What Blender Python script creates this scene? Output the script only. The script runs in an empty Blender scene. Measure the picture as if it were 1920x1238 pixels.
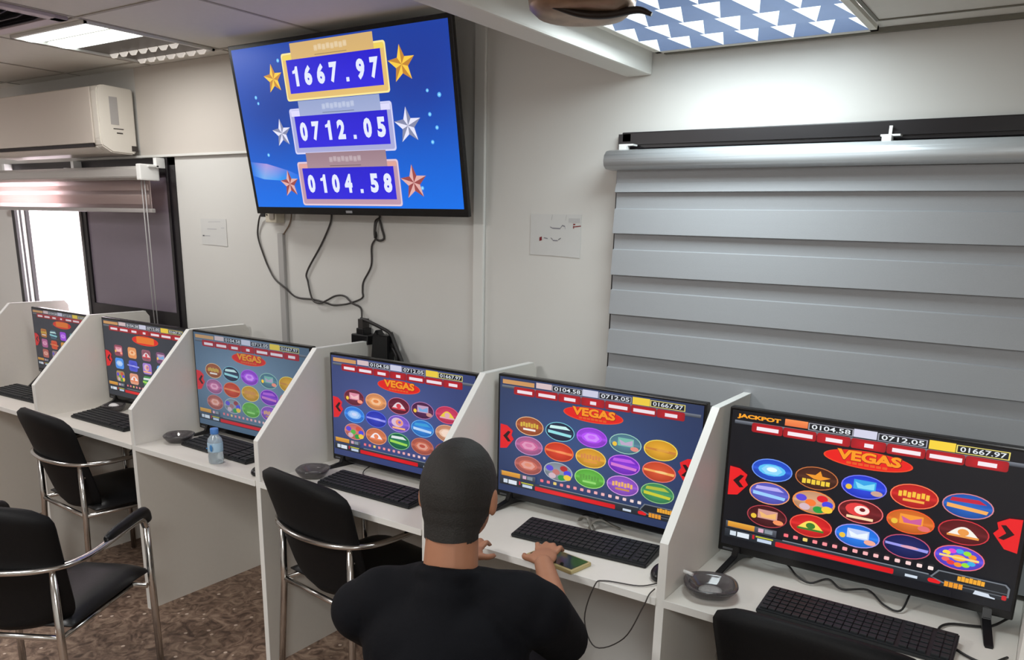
import bpy, bmesh, math, random
from mathutils import Vector, Matrix
random.seed(7)
C = bpy.context.scene.collection
PI = math.pi
# ------------------------------------------------------------------ camera
cam_d = bpy.data.cameras.new('camera'); cam = bpy.data.objects.new('camera', cam_d); C.objects.link(cam)
RX = Vector((0.8287, 0.5592, 0.0222)); UY = Vector((-0.1556, 0.1920, 0.9690)); FZ = Vector((-0.5376, 0.8065, -0.2462))
m = Matrix((RX, UY, -FZ)).transposed().to_4x4(); m.translation = (4.1017, -2.433, 1.6841)
cam.matrix_world = m
cam_d.sensor_width = 36; cam_d.lens = 36 * 1505.7 / 1920
cam_d.shift_x = -5.25 / 1920; cam_d.shift_y = 182.84 / 1920; cam_d.clip_start = 0.02
bpy.context.scene.camera = cam
vs = bpy.context.scene.view_settings
vs.view_transform = 'Standard'; vs.look = 'None'; vs.exposure = 0.5; vs.gamma = 1; vs.use_curve_mapping = False
# ------------------------------------------------------------------ world (daylight outside the window)
w = bpy.data.worlds.new('world'); bpy.context.scene.world = w; w.use_nodes = True
w.node_tree.nodes['Background'].inputs[0].default_value = (1.0, 0.93, 0.97, 1)
w.node_tree.nodes['Background'].inputs[1].default_value = 6

def area(name, loc, sx, sy, power, col, rot=(0, 0, 0)):
    l = bpy.data.lights.new(name, 'AREA'); l.shape = 'RECTANGLE'; l.size = sx; l.size_y = sy; l.energy = power; l.color = col
    o = bpy.data.objects.new(name, l); C.objects.link(o); o.location = loc; o.rotation_euler = rot
    return o
area('ceiling_lamp_left', (0.73, -0.53, 2.345), .5, .24, 5, (1, .98, .95))
area('ceiling_lamp_right', (3.3, -0.40, 2.17), .5, .36, 5.4, (.88, .98, 1))
area('fill_light_middle', (1.9, -2.6, 2.355), .55, .55, 27, (1, .985, .965))  # unseen source without a fixture, added as general room fill
area('fill_light_near', (4.4, -3.0, 2.185), .55, .55, 28, (.97, 1, 1))  # added fill behind the camera, no fixture modelled
area('fill_light_window_side', (-1.0, -1.6, 2.355), .55, .55, 15, (1, .97, .97))  # added to brighten the dim left end of wall and dividers

# ------------------------------------------------------------------ materials
def lin(c):
    f = lambda v: (v / 255) / 12.92 if v / 255 <= .04045 else ((v / 255 + .055) / 1.055) ** 2.4
    return (f(c[0]), f(c[1]), f(c[2]))
MATS = {}
def mat(name, col, rough=.5, metal=0, noise=0, nscale=20, bump=0, emit=None, es=1, trans=0, spec=.5, alpha=1, coat=0):
    """procedural principled material; col in sRGB 0-255"""
    if name in MATS: return MATS[name]
    M = bpy.data.materials.new(name); M.use_nodes = True; nt = M.node_tree; b = nt.nodes['Principled BSDF']
    c = lin(col)
    b.inputs['Base Color'].default_value = (*c, 1); b.inputs['Roughness'].default_value = rough
    b.inputs['Metallic'].default_value = metal; b.inputs['Specular IOR Level'].default_value = spec
    b.inputs['Transmission Weight'].default_value = trans; b.inputs['Alpha'].default_value = alpha
    b.inputs['Coat Weight'].default_value = coat
    if emit:
        b.inputs['Emission Color'].default_value = (*lin(emit), 1); b.inputs['Emission Strength'].default_value = es
    if noise or bump:
        tc = nt.nodes.new('ShaderNodeTexCoord'); nz = nt.nodes.new('ShaderNodeTexNoise')
        nz.inputs['Scale'].default_value = nscale; nz.inputs['Detail'].default_value = 5
        nt.links.new(tc.outputs['Object'], nz.inputs['Vector'])
        if noise:
            mx = nt.nodes.new('ShaderNodeMix'); mx.data_type = 'RGBA'
            mx.inputs[6].default_value = (*[v * (1 - noise) for v in c], 1); mx.inputs[7].default_value = (*[min(1, v * (1 + noise)) for v in c], 1)
            nt.links.new(nz.outputs['Fac'], mx.inputs[0]); nt.links.new(mx.outputs[2], b.inputs['Base Color'])
        if bump:
            bp = nt.nodes.new('ShaderNodeBump'); bp.inputs['Strength'].default_value = bump; bp.inputs['Distance'].default_value = .002
            nt.links.new(nz.outputs['Fac'], bp.inputs['Height']); nt.links.new(bp.outputs['Normal'], b.inputs['Normal'])
    MATS[name] = M
    return M
WALL = mat('wall_panel', (214, 213, 209), .55, noise=.03, nscale=3, bump=.05)
WALLUP = mat('wall_upper', (205, 198, 190), .55, noise=.03, nscale=3, bump=.05)
CEIL = mat('ceiling_tile', (228, 225, 218), .8, noise=.03, nscale=40, bump=.1)
CEILR = mat('ceiling_board', (222, 220, 212), .7, noise=.02, nscale=10)
TRIM = mat('trim_white', (222, 222, 218), .4, noise=.01)
LAM = mat('white_laminate', (226, 222, 214), .42, noise=.02, nscale=60)
EDGE = mat('laminate_edge', (238, 238, 234), .4, noise=.01)
BLK = mat('black_plastic', (14, 14, 16), .35, noise=.1)
BEZ = mat('bezel_black', (8, 8, 10), .25, noise=.05)
FAB = mat('black_fabric', (11, 11, 13), .65, noise=.15, nscale=300, bump=.25, spec=.25)
LEA = mat('black_vinyl', (15, 16, 19), .42, noise=.1, nscale=200, bump=.15)
CHR = mat('chrome', (205, 203, 200), .18, metal=1, noise=.03)
KEY = mat('key_plastic', (28, 32, 36), .5, noise=.1)
KBB = mat('keyboard_plastic', (22, 25, 29), .5, noise=.1)
DARKF = mat('dark_window_frame', (24, 20, 24), .35, noise=.1)
CABLE = mat('cable_black', (30, 28, 28), .5, noise=.1)
CABG = mat('cable_grey', (60, 56, 54), .5, noise=.1)
ACW = mat('ac_plastic', (222, 216, 206), .35, noise=.01)
GREYP = mat('grey_plastic', (120, 118, 116), .5, noise=.03)
SILV = mat('blind_cassette_metal', (196, 202, 206), .35, metal=.25, noise=.02)
BLIND = mat('blind_fabric', (160, 163, 167), .7, noise=.05, nscale=400, bump=.1)
PAPER = mat('paper', (208, 208, 206), .8, noise=.01)
SMOKE = mat('smoked_glass', (128, 124, 126), .06, trans=.7, noise=.02)
WHITEP = mat('white_plastic', (238, 238, 236), .4, noise=.01)
SKIN = mat('skin', (168, 116, 88), .55, noise=.08, nscale=30, bump=.1)
HAIR = mat('short_black_hair', (30, 27, 24), .7, noise=.4, nscale=250, bump=.8)
SHIRT = mat('black_tshirt', (8, 9, 15), .85, noise=.2, nscale=120, bump=.3, spec=.2)
TROUS = mat('dark_trousers', (24, 24, 30), .85, noise=.2, nscale=120, spec=.2)
BRONZE = mat('bronze_metal', (160, 134, 114), .35, metal=.7, noise=.5, nscale=25)

def colmat(name, strength, gloss):
    M = bpy.data.materials.new(name); M.use_nodes = True; nt = M.node_tree; b = nt.nodes['Principled BSDF']
    a = nt.nodes.new('ShaderNodeAttribute'); a.attribute_name = 'Col'
    b.inputs['Base Color'].default_value = (.01, .01, .012, 1); b.inputs['Roughness'].default_value = gloss
    nt.links.new(a.outputs['Color'], b.inputs['Emission Color']); b.inputs['Emission Strength'].default_value = strength
    return M
LCD = colmat('lcd_picture', .76, .35)
def printmat():
    M = bpy.data.materials.new('printed_ink'); M.use_nodes = True; nt = M.node_tree; b = nt.nodes['Principled BSDF']
    a = nt.nodes.new('ShaderNodeAttribute'); a.attribute_name = 'Col'; b.inputs['Roughness'].default_value = .7
    nt.links.new(a.outputs['Color'], b.inputs['Base Color']); return M
INK = printmat()

def floormat():
    M = bpy.data.materials.new('floor_vinyl'); M.use_nodes = True; nt = M.node_tree; b = nt.nodes['Principled BSDF']
    N = nt.nodes.new; L = nt.links.new
    tc = N('ShaderNodeTexCoord'); n1 = N('ShaderNodeTexNoise'); n1.inputs['Scale'].default_value = 14; n1.inputs['Detail'].default_value = 8; n1.inputs['Distortion'].default_value = 2.2
    r1 = N('ShaderNodeValToRGB'); e = r1.color_ramp.elements
    e[0].position = .33; e[0].color = (*lin((92, 73, 62)), 1); e[1].position = .68; e[1].color = (*lin((172, 148, 128)), 1)
    x = r1.color_ramp.elements.new(.5); x.color = (*lin((136, 112, 96)), 1)
    v = N('ShaderNodeTexVoronoi'); v.inputs['Scale'].default_value = 16; v.inputs['Randomness'].default_value = 1
    r2 = N('ShaderNodeValToRGB'); r2.color_ramp.elements[0].position = .10; r2.color_ramp.elements[0].color = (1, 1, 1, 1)
    r2.color_ramp.elements[1].position = .14; r2.color_ramp.elements[1].color = (0, 0, 0, 1)
    mx = N('ShaderNodeMix'); mx.data_type = 'RGBA'; mx.inputs[7].default_value = (*lin((225, 205, 188)), 1)
    L(tc.outputs['Object'], n1.inputs['Vector']); L(tc.outputs['Object'], v.inputs['Vector'])
    L(n1.outputs['Fac'], r1.inputs['Fac']); L(v.outputs['Distance'], r2.inputs['Fac'])
    L(r2.outputs['Color'], mx.inputs[0]); L(r1.outputs['Color'], mx.inputs[6])
    wv = N('ShaderNodeTexNoise'); wv.inputs['Scale'].default_value = 22; wv.inputs['Detail'].default_value = 4; wv.inputs['Distortion'].default_value = 4
    r3 = N('ShaderNodeValToRGB'); r3.color_ramp.elements[0].position = .485; r3.color_ramp.elements[0].color = (0, 0, 0, 1)
    r3.color_ramp.elements[1].position = .5; r3.color_ramp.elements[1].color = (1, 1, 1, 1)
    z = r3.color_ramp.elements.new(.515); z.color = (0, 0, 0, 1)
    L(tc.outputs['Object'], wv.inputs['Vector']); L(wv.outputs['Fac'], r3.inputs['Fac'])
    mx2 = N('ShaderNodeMix'); mx2.data_type = 'RGBA'; mx2.inputs[7].default_value = (*lin((66, 50, 44)), 1)
    ml = N('ShaderNodeMath'); ml.operation = 'MULTIPLY'; ml.inputs[1].default_value = .6
    L(r3.outputs['Color'], ml.inputs[0]); L(ml.outputs[0], mx2.inputs[0]); L(mx.outputs[2], mx2.inputs[6])
    L(mx2.outputs[2], b.inputs['Base Color']); b.inputs['Roughness'].default_value = .6
    return M

# ------------------------------------------------------------------ mesh helpers
class MB:
    def __init__(s): s.bm = bmesh.new()
    def _tr(s, vs, M):
        if M is not None: bmesh.ops.transform(s.bm, matrix=M, verts=vs)
    def box(s, x0, x1, y0, y1, z0, z1, bev=0, M=None, mi=0):
        r = bmesh.ops.create_cube(s.bm, size=1)['verts']
        bmesh.ops.scale(s.bm, vec=(x1 - x0, y1 - y0, z1 - z0), verts=r)
        bmesh.ops.translate(s.bm, vec=((x0 + x1) / 2, (y0 + y1) / 2, (z0 + z1) / 2), verts=r)
        fs = {f for v in r for f in v.link_faces}
        if bev:
            es = list({e for v in r for e in v.link_edges})
            g = bmesh.ops.bevel(s.bm, geom=es, offset=bev, segments=2, profile=.6, affect='EDGES')
            r = list({v for v in g['verts']}); fs = {f for v in r for f in v.link_faces}
        for f in fs: f.material_index = mi
        s._tr(list({v for f in fs for v in f.verts}), M)
        return s
    def tube(s, pts, r, seg=8, smooth=True, mi=0, caps=True, flat=1.0):
        pts = [Vector(p) for p in pts]; rings = []; n = len(pts)
        rr = r if isinstance(r, (list, tuple)) else [r] * n
        up = None
        for i, p in enumerate(pts):
            t = (pts[min(i + 1, n - 1)] - pts[max(i - 1, 0)]).normalized()
            if up is None:
                a = Vector((0, 0, 1)) if abs(t.z) < .9 else Vector((1, 0, 0)); up = (a - t * a.dot(t)).normalized()
            else: up = (up - t * up.dot(t)).normalized()
            sd = t.cross(up)
            rings.append([s.bm.verts.new(p + (sd * math.cos(2 * PI * k / seg) + up * math.sin(2 * PI * k / seg) * flat) * rr[i]) for k in range(seg)])
        fs = []
        for a, b in zip(rings, rings[1:]):
            for k in range(seg): fs.append(s.bm.faces.new((a[k], a[(k + 1) % seg], b[(k + 1) % seg], b[k])))
        for f in fs: f.smooth = smooth; f.material_index = mi
        if caps:
            for c in (rings[0][::-1], rings[-1]):
                f = s.bm.faces.new(c); f.material_index = mi
        return s
    def lathe(s, prof, seg=24, c=(0, 0, 0), smooth=True, mi=0, shape=None):
        """prof: (radius, z) list"""
        rings = []
        for (r, z) in prof:
            ring = []
            for k in range(seg):
                a = 2 * PI * k / seg; q = shape(a) if shape else 1
                ring.append(s.bm.verts.new((c[0] + r * q * math.cos(a), c[1] + r * q * math.sin(a), c[2] + z)))
            rings.append(ring)
        for a, b in zip(rings, rings[1:]):
            for k in range(seg):
                f = s.bm.faces.new((a[k], a[(k + 1) % seg], b[(k + 1) % seg], b[k])); f.smooth = smooth; f.material_index = mi
        for c_ in (rings[0][::-1], rings[-1]):
            f = s.bm.faces.new(c_); f.material_index = mi
        return s
    def prism(s, pts, axis, a, b, mi=0, bev=0):
        """extrude polygon; pts are the two other coords in order"""
        def P(u, v, t): return {'x': (t, u, v), 'y': (u, t, v), 'z': (u, v, t)}[axis]
        A = [s.bm.verts.new(P(u, v, a)) for u, v in pts]; B = [s.bm.verts.new(P(u, v, b)) for u, v in pts]
        fs = [s.bm.faces.new(A), s.bm.faces.new(B[::-1])]
        n = len(pts)
        for i in range(n): fs.append(s.bm.faces.new((A[i], A[(i + 1) % n], B[(i + 1) % n], B[i])))
        for f in fs: f.material_index = mi
        bmesh.ops.recalc_face_normals(s.bm, faces=fs)
        if bev:
            bmesh.ops.bevel(s.bm, geom=list({e for f in fs for e in f.edges}), offset=bev, segments=2, affect='EDGES')
        return s
    def ell(s, c, r, seg=16, M=None, mi=0):
        vs = bmesh.ops.create_uvsphere(s.bm, u_segments=seg, v_segments=max(6, seg // 2), radius=1)['verts']
        bmesh.ops.scale(s.bm, vec=r, verts=vs)
        if M is not None: bmesh.ops.transform(s.bm, matrix=M, verts=vs)
        bmesh.ops.translate(s.bm, vec=c, verts=vs)
        for f in {f for v in vs for f in v.link_faces}: f.smooth = True; f.material_index = mi
        return s
    def quad(s, a, b, c, d, mi=0):
        f = s.bm.faces.new([s.bm.verts.new(p) for p in (a, b, c, d)]); f.material_index = mi; return s
    def tri(s, a, b, c, mi=0):
        f = s.bm.faces.new([s.bm.verts.new(p) for p in (a, b, c)]); f.material_index = mi; return s
    def build(s, name, mats, parent=None, loc=None):
        me = bpy.data.meshes.new(name); s.bm.normal_update(); s.bm.to_mesh(me); s.bm.free()
        for M in (mats if isinstance(mats, (list, tuple)) else [mats]): me.materials.append(M)
        o = bpy.data.objects.new(name, me); C.objects.link(o)
        if parent: o.parent = parent
        if loc: o.location = loc
        return o
def thing(name, label, cat, loc=(0, 0, 0), rz=0, group=None):
    o = bpy.data.objects.new(name, None); C.objects.link(o); o.empty_display_size = .05
    o.location = loc; o.rotation_euler = (0, 0, rz); return tag(o, label, cat, group)
def tag(o, label, cat, group=None):
    o['label'] = label; o['category'] = cat
    if group: o['group'] = group
    return o
def struct(o, label=None):
    o['kind'] = 'structure'
    if label: o['label'] = label
    return o
def copy_tree(o, parent=None):
    c = o.copy(); C.objects.link(c)
    if parent: c.parent = parent
    for ch in list(o.children): copy_tree(ch, c)
    return c
def smooth(pts, n=6):
    """Catmull-Rom through points"""
    P = [Vector(p) for p in pts]; P = [P[0] * 2 - P[1]] + P + [P[-1] * 2 - P[-2]]; out = []
    for i in range(1, len(P) - 2):
        for k in range(n):
            t = k / n; a, b, c, d = P[i - 1:i + 3]
            out.append(.5 * ((2 * b) + (c - a) * t + (2 * a - 5 * b + 4 * c - d) * t * t + (3 * b - a - 3 * c + d) * t ** 3))
    out.append(P[-2]); return out

# ------------------------------------------------------------------ room
XL, XR, YF = -2.3, 5.5, -4.3
ZL, ZR = 2.37, 2.20
struct(MB().box(XL, XR, YF, 0, -.05, 0).build('floor', floormat()))
# rear wall (behind the desks) with two window openings
WX0, WX1, WZ0, WZ1 = -1.16, .49, 1.08, 1.955      # left window
BX0, BX1, BZ0, BZ1 = 2.875, 4.9, .95, 1.94        # window behind the big blind
TH = .10
b = MB()
b.box(XL, WX0, 0, TH, 0, 2.6); b.box(WX0, WX1, 0, TH, 0, WZ0); b.box(WX0, WX1, 0, TH, WZ1, 2.6)
b.box(WX1, BX0, 0, TH, 0, 2.6); b.box(BX0, BX1, 0, TH, 0, BZ0); b.box(BX0, BX1, 0, TH, BZ1, 2.6); b.box(BX1, XR, 0, TH, 0, 2.6)
struct(b.build('wall_back', WALL))
struct(MB().box(XL - .1, XL, YF, TH, 0, 2.6).build('wall_left', WALL))
struct(MB().box(XR, XR + .1, YF, TH, 0, 2.6).build('wall_right', WALL))
struct(MB().box(XL - .1, XR + .1, YF - .1, YF, 0, 2.6).build('wall_front', WALL))
struct(MB().box(XL, 2.90, YF, 0, ZL, ZL + .05).box(2.93, XR, YF, -.655, ZR, ZR + .05).box(2.93, XR, -.035, 0, ZR, ZR + .05).box(2.93, 2.985, -.655, -.035, ZR, ZR + .05).box(3.605, XR, -.655, -.035, ZR, ZR + .05).build('ceiling', CEIL))
struct(MB().box(2.87, 2.957, YF, -.002, 2.135, 2.42, bev=.006).build('trim_1', mat('beam_paint', (232, 232, 226), .5, noise=.01)), 'white boxed beam running across the ceiling')
# upper lining of the left wall, ending in a horizontal seam
struct(MB().box(.235, 1.9, -.012, -.0005, 1.966, ZL - .001).build('trim_2', WALLUP))
struct(MB().box(-.4, 1.9, -.018, -.0125, 1.957, 1.968, bev=.002).build('trim_3', TRIM))
struct(MB().box(2.285, 2.333, -.014, -.0005, .02, ZL - .001, bev=.004).build('trim_4', TRIM), 'white vertical joint strip on the wall right of the television')
struct(MB().box(1.215, 1.25, -.016, -.0005, .3, 1.62, bev=.003).build('trim_5', mat('duct_grey', (172, 170, 168), .5, noise=.01)), 'grey cable duct running down the wall below the television')
# ceiling grid bars
b = MB()
for x in (1.005, 1.63, .40 - .015, 2.25, -.23, -.85):
    b.box(x - .006, x + .006, YF, -.02, ZL - .003, ZL - .0005)
for y in (-.095, -.70, -1.32, -1.94, -2.56, -3.2):
    b.box(XL, 2.868, y - .006, y + .006, ZL - .0035, ZL - .0008)
struct(b.build('trim_6', mat('grid_bar', (176, 170, 162), .6, noise=.02)))
b = MB(); b.box(3.61, 3.618, YF, -.10, ZR - .003, ZR - .0005)
b.box(3.618, XR, -.106, -.098, ZR - .003, ZR - .0005); b.box(3.0, XR, -.018, -.004, ZR - .012, ZR - .0005)
struct(b.build('trim_7', mat('grid_bar_dark', (120, 118, 108), .6, noise=.02)))

# ------------------------------------------------------------------ left window
t = struct(bpy.data.objects.new('window_1', None)); C.objects.link(t); t.location = (0, 0, 0)
b = MB()
fr = .035
b.box(WX0, WX0 + fr, -.004, .012, WZ0, WZ1); b.box(WX0 + .001, WX0 + .006, .040, .048, WZ0, WZ1); b.box(WX0 + .001, WX0 + .012, .07, .09, WZ0, WZ1); b.box(WX1 - .075, WX1, -.005, .09, WZ0, WZ1); b.box(WX0, WX1, .0, .09, WZ0, WZ0 + .03); b.box(WX0, WX1, -.005, .09, WZ1 - .035, WZ1)
b.box(WX1 - .055, WX1 - .045, -.012, -.005, WZ0, WZ1)
b.build('window_frame', DARKF, t)
b = MB()
b.box(-.455, -.405, .03, .06, WZ0 + .03, WZ1 - .035); b.box(-.405, .42, .03, .06, WZ0 + .03, WZ0 + .12); b.box(.375, .42, .03, .06, WZ0 + .12, WZ1 - .035)
b.box(-.405, .375, .03, .06, WZ1 - .08, WZ1 - .035)
b.build('sash', DARKF, t)
MB().box(-.405, .375, .04, .048, WZ0 + .12, WZ1 - .08).build('glass_pane', mat('mauve_glass', (122, 112, 124), .18, noise=.1, nscale=2), t)
MB().box(-.457, -.448, .02, .065, WZ0 + .03, WZ1 - .035).build('sash_edge', mat('sash_grey', (150, 146, 144), .4, noise=.02), t)
# ribbed white shutter standing outside the open half
b = MB(); x = -3.2
while x < .6:
    b.box(x, x + .13, .9, .93, .0, 3.2, bev=.006); b.box(x + .13, x + .15, .915, .925, 0, 3.2); x += .15
tag(b.build('outdoor_fence', mat('white_cladding', (250, 240, 246), .7, noise=.02)), 'bright white ribbed cladding outside the open half of the window', 'fence')

# ------------------------------------------------------------------ left roller blind
t = thing('roller_blind', 'half raised roller blind glowing pinkish over the left window', 'blind', (-.4, -.05, 1.9))
O = Vector(t.location)
def loc(b_, name, M, par): 
    bmesh.ops.translate(b_.bm, vec=-Vector(par.location), verts=b_.bm.verts); return b_.build(name, M, par)
b = MB(); b.prism([(-.105, 1.848), (-.125, 1.86), (-.125, 1.895), (-.10, 1.912), (-.04, 1.912), (-.04, 1.848)], 'x', -1.25, .395, bev=.003)
loc(b, 'cassette', mat('cassette_grey', (176, 172, 168), .4, noise=.02), t)
def transl(name, col, tcol, mixf):
    M = bpy.data.materials.new(name); M.use_nodes = True; nt = M.node_tree; nt.nodes.remove(nt.nodes['Principled BSDF'])
    d = nt.nodes.new('ShaderNodeBsdfDiffuse'); tr = nt.nodes.new('ShaderNodeBsdfTranslucent'); mx = nt.nodes.new('ShaderNodeMixShader')
    nz = nt.nodes.new('ShaderNodeTexNoise'); nz.inputs['Scale'].default_value = 300
    r = nt.nodes.new('ShaderNodeMix'); r.data_type = 'RGBA'; r.inputs[6].default_value = (*[v * .92 for v in lin(col)], 1); r.inputs[7].default_value = (*lin(col), 1)
    nt.links.new(nz.outputs['Fac'], r.inputs[0]); nt.links.new(r.outputs[2], d.inputs[0])
    tr.inputs[0].default_value = (*lin(tcol), 1); mx.inputs[0].default_value = mixf
    nt.links.new(d.outputs[0], mx.inputs[1]); nt.links.new(tr.outputs[0], mx.inputs[2]); nt.links.new(mx.outputs[0], nt.nodes['Material Output'].inputs[0]); return M
FABL = transl('blind_fabric_thin', (190, 180, 178), (255, 246, 243), .78)
b = MB(); b.box(-1.2, .385, -.072, -.070, 1.715, 1.85)
for z0, z1 in ((1.80, 1.825), (1.735, 1.78)): b.box(-1.2, .385, -.085, -.083, z0, z1)
loc(b, 'fabric', FABL, t)
b = MB(); b.box(-1.22, .405, -.088, -.066, 1.695, 1.715, bev=.004); loc(b, 'bottom_bar', mat('bar_grey', (165, 160, 158), .4, noise=.02), t)
b = MB(); b.box(.37, .405, -.13, -.03, 1.845, 1.92, bev=.006); loc(b, 'end_cap', WHITEP, t)
b = MB(); b.tube([(.385, -.10, 1.85), (.39, -.10, 1.4), (.395, -.10, 1.0)], .0028, 6); b.tube([(.36, -.10, 1.85), (.362, -.10, 1.4), (.37, -.10, 1.0)], .0028, 6)
loc(b, 'pull_chain', mat('chain_grey', (170, 168, 168), .4, noise=.02), t)
for x in (-1.09, -.34, .405):
    b = MB(); b.box(x - .013, x + .013, -.05, -.006, 1.905, 1.952); b.box(x - .013, x + .013, -.09, -.04, 1.908, 1.915); loc(b, 'bracket', WHITEP, t)

# ------------------------------------------------------------------ right window + zebra blind
t = struct(bpy.data.objects.new('window_2', None)); C.objects.link(t)
b = MB(); b.box(BX0 - .012, BX0 + .03, -.02, .09, BZ0, BZ1 + .025); b.box(BX0, BX1, -.02, .09, BZ1 - .02, BZ1 + .03, bev=.003)
b.box(BX0, BX1, 0, .09, BZ0, BZ0 + .03); b.box(BX1 - .03, BX1, 0, .09, BZ0, BZ1); b.box(BX0, BX1, -.026, -.018, BZ1 - .008, BZ1 + .002)
b.build('window_frame', DARKF, t)
MB().box(BX0 + .03, BX1 - .03, .05, .06, BZ0 + .03, BZ1 - .02).build('shutter_panel', mat('shutter_dark', (40, 38, 40), .5, noise=.05), t)
t = thing('zebra_blind', 'wide closed grey day-and-night blind with overlapping horizontal bands', 'blind', (3.9, -.06, 1.9))
prof = [(-.045, 1.913), (-.075, 1.9135), (-.10, 1.908), (-.112, 1.896), (-.116, 1.88), (-.112, 1.864), (-.10, 1.855), (-.06, 1.853), (-.045, 1.853)]
b = MB(); b.prism(prof, 'x', 2.862, 4.98, bev=.002)
for f in b.bm.faces:
    f.smooth = abs(f.normal.x) < .5
loc(b, 'cassette', SILV, t)
b = MB(); per = .1277; z = 1.788; zt = 1.853
# front bands: a stepped sheet, each band leaning out over the next
P = [(-.062, 1.853), (-.060, 1.815), (-.066, 1.80), (-.070, 1.788), (-.056, 1.786)]
while z > .85:
    P += [(-.055, z - per * .12), (-.055, z - per * .38), (-.0635, z - per * .40), (-.067, z - per * .7), (-.071, z - per), (-.055, z - per - .002)]
    z -= per
rows = []
for (y, zz) in P:
    rows.append([b.bm.verts.new((x, y + .0012 * math.sin(x * 5 + zz * 9), zz + .0012 * math.sin(x * 3 + zz * 30))) for x in [2.885 + k * .105 for k in range(20)]])
for r0, r1 in zip(rows, rows[1:]):
    for k in range(19): b.bm.faces.new((r0[k], r0[k + 1], r1[k + 1], r1[k]))
b.box(2.89, 4.87, -.052, -.050, .86, 1.853)
loc(b, 'fabric', BLIND, t)
for x in (2.905, 3.665, 4.4):
    b = MB(); b.box(x - .012, x + .012, -.075, -.045, 1.905, 1.928, bev=.002); b.box(x - .018, x + .03, -.062, -.03, 1.926, 1.931)
    if x > 3: b.box(x - .004, x + .004, -.034, -.027, 1.928, 1.955)
    loc(b, 'bracket', WHITEP, t)

# ------------------------------------------------------------------ air conditioner
t = thing('air_conditioner', 'white wall-mounted split air conditioner above the left window', 'air conditioner', (-.32, -.01, 2.1))
AX0, AX1 = -.92, .225
b = MB(); b.prism([(-.02, 1.99), (-.02, 2.27), (-.17, 2.275), (-.198, 2.265), (-.205, 2.24), (-.205, 2.03), (-.198, 2.0), (-.15, 1.972), (-.04, 1.968)], 'x', AX0, AX1, bev=.006)
loc(b, 'housing', ACW, t)
b = MB(); b.box(AX0 + .01, AX1 - .045, -.214, -.206, 2.012, 2.262, bev=.003); loc(b, 'front_panel', mat('ac_front', (206, 196, 186), .3, noise=.01), t)
b = MB(); b.box(AX0 + .03, AX1 - .06, -.2065, -.199, 1.996, 2.011); loc(b, 'outlet_gap', mat('gap_dark', (34, 24, 26), .6, noise=.05), t)
b = MB(); b.box(AX0 + .03, AX1 - .05, -.030, .004, -.003, .003, bev=.001, M=Matrix.Translation((0, -.168, 1.983)) @ Matrix.Rotation(-.5, 4, 'X')); loc(b, 'louvre_flap', ACW, t)
b = MB(); b.box(AX1, AX1 + .0015, -.145, -.105, 2.10, 2.225); loc(b, 'side_grille', mat('ac_grille', (172, 168, 166), .6, noise=.03), t)
for q_ in ((AX1, AX1 + .0015, -.135, -.085, 2.080, 2.084), (AX1, AX1 + .0015, -.12, -.09, 2.060, 2.066), (AX1 - .03, AX1 + .002, -.05, -.02, 1.985, 2.01)):
    b = MB(); b.box(*q_); loc(b, 'side_slot', mat('slot_dark', (60, 55, 52), .6, noise=.03), t)

# ------------------------------------------------------------------ ceiling lights
DIFF = mat('light_diffuser', (245, 248, 245), .6, emit=(240, 250, 246), es=1.9)
TEETH = mat('louvre_white_glow', (236, 230, 222), .5, emit=(240, 232, 224), es=.35)  # slight glow paints the teeth as lit edges of the dark louvre
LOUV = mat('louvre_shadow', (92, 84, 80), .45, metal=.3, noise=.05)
t = thing('ceiling_light', 'square recessed ceiling light with two bright strips, above the air conditioner', 'ceiling light', (.72, -.39, ZL), group=None)
b = MB(); x0, x1, y0, y1 = .455, 1.0, -.67, -.115
b.box(x0, x1, y0, y0 + .012, ZL - .012, ZL - .001); b.box(x0, x1, y1 - .012, y1, ZL - .012, ZL - .001); b.box(x0, x0 + .01, y0, y1, ZL - .012, ZL - .001); b.box(x1 - .01, x1, y0, y1, ZL - .012, ZL - .001)
loc(b, 'frame', TRIM, t)
for (a, c) in ((-.655, -.545), (-.527, -.405)):
    b = MB(); n = 8
    pts = [(a + (c - a) * k / n, ZL - .003 - .011 * math.sin(PI * k / n)) for k in range(n + 1)]
    b.prism(pts + [(c, ZL - .001), (a, ZL - .001)], 'x', x0 + .012, x1 - .012)
    loc(b, 'diffuser', DIFF, t)
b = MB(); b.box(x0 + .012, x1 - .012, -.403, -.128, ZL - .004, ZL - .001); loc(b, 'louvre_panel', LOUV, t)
for yy in (-.265, -.135):
    b = MB(); nn = 7; wd = (x1 - x0 - .04) / nn
    for k in range(nn):
        xa = x0 + .02 + k * wd
        b.prism([(xa, ZL - .005), (xa + wd * .25, ZL - .022), (xa + wd * .6, ZL - .022), (xa + wd * .85, ZL - .005)], 'y', yy - .004, yy + .004)
    loc(b, 'louvre_teeth', TEETH, t)
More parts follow.
